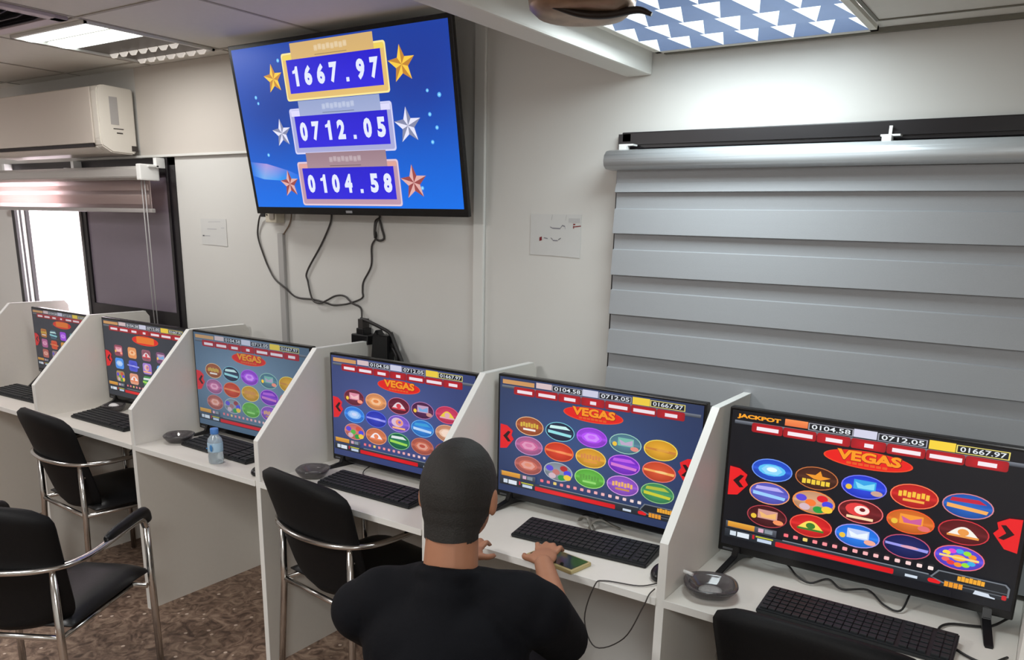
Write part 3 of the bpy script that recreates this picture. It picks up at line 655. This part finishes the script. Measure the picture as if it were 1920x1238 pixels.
t = thing('wall_socket', 'cream wall socket box with a black plug, under the television', 'socket', (1.22, -.02, 1.70))
b = MB(); b.box(-.035, .035, -.03, .018, -.035, .05, bev=.004); b.build('box', mat('cream_plastic', (206, 198, 180), .4, noise=.02), t)
b = MB(); b.box(-.005, .025, -.034, -.029, -.022, .02, bev=.001); b.build('outlet', mat('outlet_grey', (150, 142, 130), .5, noise=.02), t)
b = MB(); b.box(-.065, -.034, -.032, -.012, -.012, .006, bev=.003); b.build('plug', BLK, t)

# adapters on the wall behind the desks
t = thing('power_adapter', 'black plug adapter block on the wall above a divider', 'adapter', (1.745, -.03, 1.2))
MB().box(-.045, .05, -.035, .028, -.01, .03, bev=.005).box(-.02, .02, -.03, .02, .02, .055, bev=.004).build('body', BLK, t)
MB().box(-.014, .012, -.025, .015, .052, .092, bev=.002).build('plug', mat('plug_dark', (52, 48, 46), .5, noise=.05), t)
t = thing('laptop_charger', 'black charger brick hanging with coiled cord, behind the screens', 'charger', (1.85, -.045, 1.13))
b = MB(); b.prism([(-.045, -.02), (-.030, .105), (-.012, .128), (.0, .108), (.055, .108), (.055, -.02)], 'y', -.02, .02, bev=.004); b.build('brick', BLK, t)
b = MB(); b.tube(smooth([(-.11, 0, .162), (-.06, 0, .152), (.0, 0, .135), (.05, 0, .115), (.075, 0, .07), (.105, 0, .02), (.118, 0, -.02), (.10, 0, -.04), (.085, 0, -.01), (.08, 0, .03), (.06, 0, .06)]), .0075, 8)
b.tube(smooth([(.05, .005, .12), (.07, .01, .07), (.085, .01, .03), (.075, .01, -.02), (.09, .01, -.035), (.10, .01, .0), (.07, .01, .05)]), .006, 8); b.build('cord', CABLE, t)

# ------------------------------------------------------------------ notes on the wall
def note(label, x0, x1, z0, z1, marks):
    t = thing('wall_note', label, 'paper note', (x0, -.0015, z0))
    W, H = x1 - x0, z1 - z0
    b = MB(); b.prism([(0, .003), (W * .5, .002), (W, -.002), (W, H), (0, H)], 'y', -.0008, .0008); b.build('sheet', PAPER, t)
    p = Pic(W, H)
    for mk in marks: p.poly(*mk)
    p.build('writing', INK, t, (0, -.0010, 0))
g1, g2, rd = (110, 110, 114), (130, 128, 136), (130, 40, 40)
S_ = lambda u0, v0, u1, v1, th, c: ([(u0, v0 - th), (u1, v1 - th), (u1, v1 + th), (u0, v0 + th)], c)
note('white paper note with red and grey handwriting, left of the large blind', 2.528, 2.73, 1.577, 1.718,
     [S_(.42, .86, .44, .99, .012, g1), S_(.70, .86, .715, .99, .012, g1), S_(.40, .70, .45, .67, .012, g2), S_(.45, .67, .60, .665, .014, g2), S_(.60, .67, .64, .74, .014, g2), S_(.64, .74, .69, .72, .014, g2), S_(.69, .72, .70, .66, .02, g2),
      S_(.85, .71, 1.0, .735, .012, rd), S_(.85, .77, .89, .77, .016, rd), S_(.85, .71, .87, .70, .03, rd), S_(.19, .40, .24, .42, .045, (120, 16, 30)), S_(.28, .44, .36, .42, .01, g2), S_(.42, .44, .46, .40, .012, g2), S_(.46, .38, .56, .38, .012, g2), S_(.57, .40, .62, .44, .012, g1), S_(.76, .86, .98, .86, .05, (190, 190, 190))])
note('small faint white paper note right of the left window', .66, .85, 1.552, 1.674,
     [S_(.30, .88, .78, .9, .012, (186, 186, 188)), S_(.25, .62, .62, .62, .016, (180, 180, 184)), S_(.80, .67, .92, .67, .012, (180, 180, 184)), S_(.05, .36, .12, .36, .025, (90, 90, 96)), S_(.12, .36, .35, .36, .012, (165, 165, 170))])

# ------------------------------------------------------------------ desks and dividers
yF, yT, yB, zF_, zT_ = -.6292, -.333, -.02, .9024, 1.207
DL = ['white slanted desk divider at the far left edge', 'white slanted desk divider between the two leftmost screens', 'white slanted desk divider left of the water bottle screen', 'white slanted desk divider right of the water bottle screen',
      'white slanted desk divider behind the person\'s head', 'white slanted desk divider left of the brightest screen', 'white desk divider sliver at the far right edge']
for k, x in enumerate(PK):
    t = thing('desk_divider', DL[k], 'divider', (x, 0, 0), 0, 'slanted dividers of the desk row')
    h = .011
    b = MB(); b.prism([(yF + .003, 0), (yF + .003, zF_), (yT, zT_ - .003), (yB - .02, zT_ - .004), (yB, zT_ - .03), (yB, 0)], 'x', -h, h); b.build('panel', LAM, t)
    b = MB()
    for (p, q_) in (((yF, 0), (yF, zF_)), ((yF, zF_), (yT, zT_)), ((yT, zT_), (yB - .02, zT_ - .002))):
        b.prism([p, q_, (q_[0] + .003, q_[1] - .003), (p[0] + .003, p[1] - .003 if p[1] > 0 else 0)], 'x', -h - .0004, h + .0004)
    b.build('edge_band', EDGE, t)
TL = ['white desktop of the far left bay', 'white desktop of the bay under the dim square-icon screen', 'white desktop carrying the small water bottle', 'white desktop behind the empty chair left of the person', 'white desktop in front of the seated person', 'white desktop under the brightest screen at the right']
for k in range(6):
    t = thing('desktop', TL[k], 'desk', ((PK[k] + PK[k + 1]) / 2, 0, .75), 0, 'desktops of the desk row')
    w_ = .7939 / 2 - .0115
    MB().box(-w_, w_, -.632, -.02, -.020, 0, bev=.001).build('worktop', LAM, t)
    MB().box(-w_, w_, -.634, -.632, -.0205, .0002).build('front_edge', EDGE, t)
    MB().box(-w_, w_, -.06, -.045, -.22, -.0205).build('back_rail', LAM, t)

# ------------------------------------------------------------------ chairs
def make_chair():
    t = thing('visitor_chair', '', 'chair')
    def panel(W, v0, v1, th, fy, fz, name, M, rtop=.06, rbot=.09, n=20, m=20, exp=8, taper=0):
        b = MB(); bm = b.bm; rows = {1: [], -1: []}
        L = v1 - v0
        for side in (1, -1):
            for j in range(m + 1):
                v = j / m; d = v * L; W_0 = W * (1 - taper * (1 - v)); hw = W_0
                if d > L - rtop: q_ = (d - (L - rtop)) / rtop; hw = W_0 - rtop * (1 - math.sqrt(max(0, 1 - q_ * q_)))
                if d < rbot: q_ = (rbot - d) / rbot; hw = W_0 - rbot * (1 - math.sqrt(max(0, 1 - q_ * q_)))
                row = []
                for i in range(n + 1):
                    u = -1 + 2 * i / n; th_ = th * (1 + .35 * v) * (1 - abs(u) ** exp * .85) * (1 - abs(2 * v - 1) ** (exp * 2) * .6)
                    row.append(bm.verts.new((u * hw, fy(u, v) + side * th_ / 2, fz(u, v))))
                rows[side].append(row)
        A, B = rows[1], rows[-1]
        for R_, fl in ((A, 0), (B, 1)):
            for j in range(m):
                for i in range(n):
                    f = [R_[j][i], R_[j][i + 1], R_[j + 1][i + 1], R_[j + 1][i]]; bm.faces.new(f[::-1] if not fl else f)
        for j in range(m):
            bm.faces.new((A[j][0], B[j][0], B[j + 1][0], A[j + 1][0])); bm.faces.new((A[j][n], A[j + 1][n], B[j + 1][n], B[j][n]))
        for i in range(n):
            bm.faces.new((A[0][i], A[0][i + 1], B[0][i + 1], B[0][i])); bm.faces.new((A[m][i], B[m][i], B[m][i + 1], A[m][i + 1]))
        bmesh.ops.recalc_face_normals(bm, faces=bm.faces)
        for f in bm.faces: f.smooth = True
        return b.build(name, M, t)
    # backrest, bowed around the sitter and leaning back
    panel(.246, 0, .45, .040, lambda u, v: -.205 - .12 * v ** 1.4 - .012 * math.sin(PI * v) + .046 * u * u, lambda u, v: .415 + (.43 + .022 * (1 - u * u)) * v, 'backrest', FAB, taper=.16)
    # rounded rim piping along the top of the backrest
    # seat cushion: horizontal pad
    b = MB(); n, m = 14, 14; top = []; bot = []
    for j in range(m + 1):
        v = j / m; y = -.20 + .47 * v; a = []; c = []
        for i in range(n + 1):
            u = -1 + 2 * i / n; e = (1 - abs(u) ** 8) * (1 - abs(2 * v - 1) ** 8); hw = .232 - .02 * (1 - v) - (.035 * max(0, (v - .9) / .1) ** 2)
            drop = .045 * max(0, v - .75) ** 1.2 * 2
            a.append(b.bm.verts.new((u * hw, y, .435 + .035 * e - drop))); c.append(b.bm.verts.new((u * hw, y, .43 - .03 * e - drop * .6)))
        top.append(a); bot.append(c)
    for R_, fl in ((top, 0), (bot, 1)):
        for j in range(m):
            for i in range(n):
                f = [R_[j][i], R_[j][i + 1], R_[j + 1][i + 1], R_[j + 1][i]]; b.bm.faces.new(f if not fl else f[::-1])
    for j in range(m): b.bm.faces.new((top[j][0], top[j + 1][0], bot[j + 1][0], bot[j][0])); b.bm.faces.new((top[j][n], bot[j][n], bot[j + 1][n], top[j + 1][n]))
    for i in range(n): b.bm.faces.new((top[0][i], bot[0][i], bot[0][i + 1], top[0][i + 1])); b.bm.faces.new((top[m][i], top[m][i + 1], bot[m][i + 1], bot[m][i]))
    bmesh.ops.recalc_face_normals(b.bm, faces=b.bm.faces)
    for f in b.bm.faces: f.smooth = True
    b.build('seat', LEA, t)
    AZ = .648
    # arm rail: one chrome tube from the front left post, behind the backrest, to the front right post
    half = [(.262, .185, AZ - .03), (.262, .165, AZ + .002), (.262, .12, AZ + .010), (.260, .0, AZ + .006), (.254, -.12, AZ), (.240, -.19, AZ), (.205, -.243, AZ), (.13, -.283, AZ), (.0, -.302, AZ)]
    path = smooth(half + [(-x, y, z) for x, y, z in half[-2::-1]], 5)
    MB().tube(path, .0125, 10, flat=.8).build('arm_rail', CHR, t)
    for s_ in (1, -1):
        MB().tube([(s_ * .262, .187, AZ - .02), (s_ * .264, .188, .4), (s_ * .268, .19, .006)], .0125, 10).build('leg', CHR, t)
        MB().tube([(s_ * .195, -.236, AZ), (s_ * .197, -.238, .4), (s_ * .215, -.26, .006)], .0125, 10).tube([(s_ * .196, -.236, .625), (s_ * .196, -.218, .625)], .008, 8).tube([(s_ * .196, -.236, .585), (s_ * .196, -.216, .585)], .008, 8).build('leg', CHR, t)
        pad = smooth([(s_ * .262, .205, AZ - .012), (s_ * .262, .192, AZ + .016), (s_ * .262, .15, AZ + .027), (s_ * .261, .06, AZ + .024), (s_ * .259, -.02, AZ + .018), (s_ * .257, -.045, AZ + .010)], 4)
        b = MB(); b.tube(pad, [.016 + .008 * math.sin(PI * min(1, .15 + .8 * k / (len(pad) - 1))) for k in range(len(pad))], 10, flat=.55)
        b.build('armrest_pad', LEA, t)
    b = MB(); b.tube([(-.255, .17, .40), (.255, .17, .40)], .010, 8); b.tube([(-.20, -.236, .41), (.20, -.236, .41)], .010, 8)
    for s_ in (1, -1): b.tube([(s_ * .20, -.236, .41), (s_ * .20, .17, .40)], .009, 8)
    b.build('seat_frame', CHR, t)
    return t
c0 = make_chair()
spots = [((.564, -.492), -3, 'black chair with chrome arms pushed under the desk, behind the frontmost left chair'),
         ((1.42, -1.235), 30, 'black chair with chrome arms standing turned in the open at the lower left'),
         ((2.135, -.43), -7, 'empty black chair pushed in just left of the seated person'),
         ((3.785, -.475), 0, 'black chair back at the bottom right in front of the brightest screen'),
         ((3.16, -1.17), 14, 'black chair that the person sits on')]
for i, ((x, y), a, lab) in enumerate(spots):
    o = c0 if i == 0 else copy_tree(c0)
    o.location = (x, y, 0); o.rotation_euler = (0, 0, math.radians(a)); o['label'] = lab; o['group'] = 'black visitor chairs with chrome frames'

# ------------------------------------------------------------------ keyboards, mice, ashtrays, bottle
def keyboard(label, x, y, rz, W=.44, D=.135, keys=True):
    t = thing('keyboard', label, 'keyboard', (x, y, .75), math.radians(rz), 'black keyboards on the desks')
    b = MB(); b.prism([(-D / 2, .0), (D / 2, .0), (D / 2, .024), (D / 2 - .02, .025), (-D / 2, .012)], 'x', -W / 2, W / 2, bev=.003); b.build('base', KBB, t)
    b = MB(); rows_ = 6; sy = (D - .018) / rows_
    for r in range(rows_):
        y0 = -D / 2 + .008 + r * sy; z0 = .012 + (y0 + D / 2) / D * .013
        xs = []; x_ = -W / 2 + .008
        while x_ < W / 2 - .020:
            wd = .0175
            if r == 0 and -.13 < x_ < -.12: wd = .10
            gap = .010 if (abs(x_ - .085) < .009 or abs(x_ - .15) < .009) else .002
            b.box(x_, min(x_ + wd, W / 2 - .006), y0, y0 + sy - .003, z0 - .002, z0 + .006, bev=.0012); x_ += wd + gap
    b.build('keys', KEY, t)
    return t
keyboard('black keyboard on the desk under the brightest screen, partly behind the chair back', 3.81, -.49, 0)
keyboard('dark keyboard on the desk right of the person, in front of the orange-icon screen', 3.03, -.43, 4)
keyboard('dark keyboard on the desk between the empty chair and the person', 2.19, -.455, 0)
keyboard('black keyboard behind the small water bottle', 1.36, -.44, -2, D=.16)
keyboard('black keyboard on the desk left of the bottle, above the tucked-in chair', .54, -.465, 0, D=.15)
keyboard('black keyboard on the far left desk', -.33, -.43, 2, D=.16)
def mouse(label, x, y, rz):
    t = thing('computer_mouse', label, 'mouse', (x, y, .75), math.radians(rz), 'black computer mice')
    b = MB(); b.ell((0, 0, .012), (.030, .052, .024), 20)
    for v in b.bm.verts:
        if v.co.z < 0: v.co.z = 0
    b.build('shell', BLK, t); MB().box(-.003, .003, .02, .035, .030, .0345, bev=.001).build('wheel', GREYP, t)
mouse('black computer mouse at the right of the desk, against the divider by the phone', 3.312, -.50, 6)
mouse('black computer mouse at the desk edge right of the bottle', 1.715, -.555, 0)
mouse('black computer mouse on the far left desk, above the tucked-in chair', .045, -.50, 8)
cable('thin mouse lead looping over the front edge of the desk near the person', [(3.33, .756, -.55), (3.29, .754, -.60), (3.20, .753, -.625), (3.18, .74, -.645), (3.16, .64, -.655), (3.20, .57, -.66), (3.28, .62, -.655), (3.325, .72, -.648), (3.335, .755, -.635), (3.335, .758, -.60)], r=.0018, name='mouse_cable')
def ashtray(label, x, y, rz, s=1.0, butt=False, lid=False):
    t = thing('ashtray', label, 'ashtray', (x, y, .75), math.radians(rz), 'smoked glass ashtrays')
    sh = lambda a: 1 / (abs(math.cos(a)) ** 2.6 + abs(math.sin(a)) ** 2.6) ** (1 / 2.6)
    b = MB(); b.lathe([(.040 * s, 0), (.052 * s, .006), (.066 * s, .024), (.069 * s, .031), (.064 * s, .034), (.052 * s, .028), (.038 * s, .012), (.02 * s, .008)], 36, shape=sh); b.build('bowl', SMOKE, t)
    b = MB(); b.lathe([(.030 * s, .009), (.030 * s, .011), (.018 * s, .013), (.004, .0135)], 16); b.build('ash', mat('grey_ash', (150, 148, 146), .8, noise=.3, nscale=200), t)
    if butt: MB().tube([(-.045, .035, .034), (-.075, .055, .036)], .005, 10).build('cigarette_end', WHITEP, t)
ashtray('square smoked glass ashtray in front of the brightest screen, white cigarette end on its rim', 3.458, -.522, 25, 1.02, True)
ashtray('smoked ashtray on the desk behind the empty chair left of the person', 1.888, -.465, 30, .9)
ashtray('smoked ashtray on the desk left of the water bottle', 1.078, -.478, 40, .9)
ashtray('smoked ashtray on the desk at the far left, below the square-icon screen', .345, -.34, 35, .75)
tag(MB().ell((0, 0, .012), (.030, .022, .014), 14).build('crumpled_tissue', mat('tissue', (245, 245, 245), .8, noise=.03, bump=.6, nscale=60), None, (.345, -.34, .762)), 'small white crumpled tissue lying in the far left ashtray', 'tissue')
# bottle
t = thing('water_bottle', 'small clear water bottle with blue cap and label on the desk', 'bottle', (1.462, -.575, .75))
WAT = mat('clear_plastic', (222, 236, 244), .15, trans=.6, noise=.01)
b = MB(); b.lathe([(.024, 0), (.028, .004), (.0285, .03), (.027, .04), (.0285, .05), (.0285, .085), (.026, .098), (.015, .112), (.0135, .118), (.0135, .122)], 24); b.build('body', WAT, t)
MB().lathe([(.0152, .117), (.0158, .119), (.0158, .136), (.0148, .139)], 24).build('cap', mat('blue_cap', (86, 140, 214), .4, noise=.03), t)
b = MB(); b.lathe([(.0288, .048), (.0290, .050), (.0290, .082), (.0288, .084)], 24); b.build('label_band', mat('label_pale', (176, 208, 232), .5, noise=.05, nscale=30), t)
b = MB(); b.ell((.012, -.0285, .066), (.008, .002, .014), 12); b.box(-.022, -.008, -.0265, -.0245, .058, .062); b.build('label_mark', mat('label_blue', (70, 140, 205), .5, noise=.05), t)
# phone on the desk by the person
t = thing('smartphone', 'dark phone in a gold-edged case at the desk edge right of the person', 'phone', (3.03, -.585, .75), math.radians(-10))
MB().box(-.085, .085, -.045, .045, 0, .012, bev=.004).build('case', mat('gold_case', (196, 180, 128), .35, metal=.3, noise=.05), t)
MB().box(-.078, .078, -.036, .038, .0121, .0130).build('screen', mat('phone_glass', (24, 34, 30), .12, noise=.1), t)
# grey strap bundle
t = thing('cable_bundle', 'grey flat cable bundle under the screen right of the person', 'cable', (2.99, -.285, .75))
b = MB(); b.tube(smooth([(-.06, .0, .012), (-.045, -.01, .03), (-.02, -.02, .034), (.0, -.03, .012), (.01, -.035, .004)]), .009, 8, flat=.35)
b.tube(smooth([(-.01, -.03, .004), (0, -.02, .028), (.02, 0, .030), (.05, .01, .018), (.075, .02, .008)]), .009, 8, flat=.35); b.build('strap', mat('strap_grey', (110, 106, 98), .4, noise=.1), t)
# dark cords below the screens
cable('dark cords sagging behind the lower edge of the brightest screen', [(3.50, .80, -.24), (3.58, .775, -.26), (3.62, .765, -.30), (3.66, .757, -.31), (3.70, .77, -.285), (3.74, .758, -.30), (3.80, .765, -.28), (3.85, .757, -.33), (3.89, .757, -.34), (3.90, .78, -.27)], r=.0028, M=CABLE, name='screen_cable')
cable('black lead curling on the desk at the far right corner', [(4.12, .77, -.25), (4.08, .756, -.30), (4.00, .755, -.34), (3.985, .755, -.40), (4.03, .755, -.47), (4.09, .755, -.50), (4.13, .755, -.44)], r=.0032, M=CABLE, name='desk_lead')
cable('thin dark lead on the desk behind the keyboard left of the person', [(2.02, .78, -.26), (2.0, .757, -.31), (2.05, .753, -.36), (2.12, .753, -.375)], r=.0018, M=CABLE, name='desk_lead')

# ------------------------------------------------------------------ person
def blob(name, parts, M, voxel, parent, sm=6, cut=None):
    b = MB()
    for p in parts:
        if p[0] == 'c':
            _, a, ra, c, rc = p; a = Vector(a); c = Vector(c); n = 10; pts = []; rr = []; d = (c - a); L = d.length; d.normalize()
            for k in range(5): t_ = k / 4 * PI / 2; pts.append(a - d * ra * math.cos(t_)); rr.append(max(ra * math.sin(t_), .0008))
            for k in range(1, 5): pts.append(a + d * L * k / 5); rr.append(ra + (rc - ra) * k / 5)
            for k in range(5): t_ = k / 4 * PI / 2; pts.append(c + d * rc * math.sin(t_)); rr.append(max(rc * math.cos(t_), .0008))
            b.tube(pts, rr, 16)
        else: b.ell(p[1], p[2], 24, M=p[3] if len(p) > 3 else None)
    o = b.build('tmp', M)
    md = o.modifiers.new('r', 'REMESH'); md.mode = 'VOXEL'; md.voxel_size = voxel; md.use_smooth_shade = True
    md = o.modifiers.new('s', 'SMOOTH'); md.iterations = sm; md.factor = .5
    dg = bpy.context.evaluated_depsgraph_get(); me = bpy.data.meshes.new_from_object(o.evaluated_get(dg)); me.name = name
    old = o.data; bpy.data.objects.remove(o); bpy.data.meshes.remove(old)
    if cut:
        bm = bmesh.new(); bm.from_mesh(me); bmesh.ops.delete(bm, geom=[v for v in bm.verts if cut(v.co)], context='VERTS'); bm.to_mesh(me); bm.free()
    for p in me.polygons: p.use_smooth = True
    r = bpy.data.objects.new(name, me); C.objects.link(r); r.parent = parent
    if not me.materials: me.materials.append(M)
    return r
YAW = math.radians(20)
t = thing('person', 'person seen from behind, seated at the desks, with short dark hair and a black t-shirt', 'person', (3.135, -1.215, 0), YAW)
# local frame: +x right, +y facing
HC = Vector((0, .06, 1.140)); TILT = Matrix.Rotation(-.16, 4, 'X')
def hd(x, y, z): return tuple(HC + TILT.to_3x3() @ Vector((x, y, z)))
sL, sR = (-.200, .0, .862), (.185, .03, .895)
eL, eR = (-.235, .20, .700), (.215, .24, .715)
wL, wR = (-.13, .47, .795), (.10, .50, .795)
body = [('e', HC, (.075, .094, .100), TILT), ('e', hd(0, .028, -.055), (.060, .068, .062), TILT), ('c', hd(0, .045, -.085), .040, hd(0, .075, -.095), .024),
        ('c', hd(0, .088, -.005), .009, hd(0, .108, -.035), .013), ('e', hd(0, .092, -.062), (.024, .014, .011), TILT), ('c', hd(-.03, .084, .018), .012, hd(.03, .084, .018), .012),
        ('e', hd(-.078, -.005, -.02), (.008, .018, .031), TILT), ('e', hd(.078, -.005, -.02), (.008, .018, .031), TILT),
        ('c', hd(0, -.030, -.06), .054, (0, .0, .945), .060), ('c', (0, .0, .94), .07, (0, -.04, .78), .125),
        ('c', (-.13, 0, .90), .055, (.13, .02, .915), .055), ('e', (0, -.03, .80), (.165, .105, .14)), ('e', (0, -.06, .64), (.145, .105, .15)), ('e', (0, -.07, .555), (.165, .12, .10)),
        ('c', (-.10, -.04, .545), .082, (-.13, .37, .53), .062), ('c', (.10, -.04, .545), .082, (.13, .37, .53), .062),
        ('c', (-.13, .38, .52), .058, (-.14, .40, .11), .038), ('c', (.13, .38, .52), .058, (.14, .40, .11), .038),
        ('c', (-.14, .39, .055), .040, (-.15, .55, .035), .032), ('c', (.14, .39, .055), .040, (.15, .55, .035), .032),
        ('c', sL, .055, eL, .041), ('c', sR, .055, eR, .041), ('c', eL, .040, wL, .026), ('c', eR, .040, wR, .026)]
for s_, wr in ((-1, wL), (1, wR)):
    wr = Vector(wr); body.append(('e', wr + Vector((-s_ * .012, .055, -.004)), (.038, .052, .015)))
    body.append(('c', wr + Vector((-s_ * .035, .03, -.004)), .011, wr + Vector((-s_ * .068, .062, -.014)), .009)); body.append(('c', wr + Vector((-s_ * .068, .062, -.014)), .009, wr + Vector((-s_ * .074, .088, -.020)), .008))
    for k, L in enumerate((.052, .06, .055, .042)):
        o_ = wr + Vector((-s_ * (.038 - k * .0185), .098 - (.006 if k in (0, 3) else 0), -.002)); m_ = o_ + Vector((-s_ * (.006 - k * .004), L * .5, .008)); e_ = m_ + Vector((-s_ * (.003 - k * .002), L * .5, -.018))
        body.append(('c', o_, .0082, m_, .0078)); body.append(('c', m_, .0078, e_, .0068))
blob('body', body, SKIN, .0055, t, 3)
inv = TILT.to_3x3().inverted()
def haircut(co):
    q_ = inv @ (co - HC)
    # hairline: low at the nape, above the ears, up to the forehead
    if q_.y < -.035: lim = -.100
    elif q_.y < .02: lim = -.100 + (q_.y + .035) / .055 * .105
    elif q_.y < .065: lim = .005 + (q_.y - .02) / .045 * .055
    else: lim = .062
    return q_.z < lim
blob('hair', [('e', HC + Vector((0, -.002, .003)), (.081, .101, .107), TILT), ('e', hd(0, -.018, -.04), (.070, .078, .066), TILT), ('c', hd(0, -.030, -.03), .062, hd(0, -.033, -.11), .0575)], HAIR, .005, t, 3, haircut)
for s_ in (-1, 1): MB().ell(hd(s_ * .030, .084, .000), (.012, .010, .009), 12, M=TILT).build('eye', WHITEP, t)
shirt = [('c', (0, -.01, .915), .075, (0, -.04, .78), .135), ('c', (-.15, 0, .895), .072, (.15, .02, .914), .072), ('e', (0, -.03, .80), (.182, .122, .15)), ('e', (0, -.06, .66), (.160, .122, .16)), ('e', (0, -.07, .56), (.172, .130, .07)),
         ('c', sL, .070, tuple(Vector(sL).lerp(Vector(eL), .82)), .062), ('c', sR, .070, tuple(Vector(sR).lerp(Vector(eR), .82)), .062), ('c', (-.06, .0, .94), .05, (-.19, .0, .885), .055), ('c', (.06, .0, .945), .05, (.18, .03, .915), .055)] + [('c', (.062 * math.cos(k * PI / 6), .005 + .062 * math.sin(k * PI / 6), .975 - .02 * math.sin(k * PI / 6)), .016, (.062 * math.cos((k + 1) * PI / 6), .005 + .062 * math.sin((k + 1) * PI / 6), .975 - .02 * math.sin((k + 1) * PI / 6)), .016) for k in range(12)] + [('c', (0, -.03, .93), .07, (0, -.05, .80), .13), ('c', (-.04, -.02, .94), .045, (.04, -.015, .945), .045)]
blob('tshirt', shirt, SHIRT, .008, t, 8)
trs = [('e', (0, -.07, .545), (.176, .130, .095)), ('c', (-.10, -.04, .55), .090, (-.13, .38, .535), .070), ('c', (.10, -.04, .55), .090, (.13, .38, .535), .070), ('c', (-.13, .385, .52), .067, (-.14, .40, .12), .052), ('c', (.13, .385, .52), .067, (.14, .40, .12), .052)]
blob('trousers', trs, TROUS, .010, t, 5)
for s_ in (-1, 1):
    blob('shoe', [('c', (s_ * .14, .38, .045), .046, (s_ * .15, .56, .035), .038), ('c', (s_ * .14, .375, .07), .044, (s_ * .14, .385, .10), .044)], BLK, .008, t, 4, None)
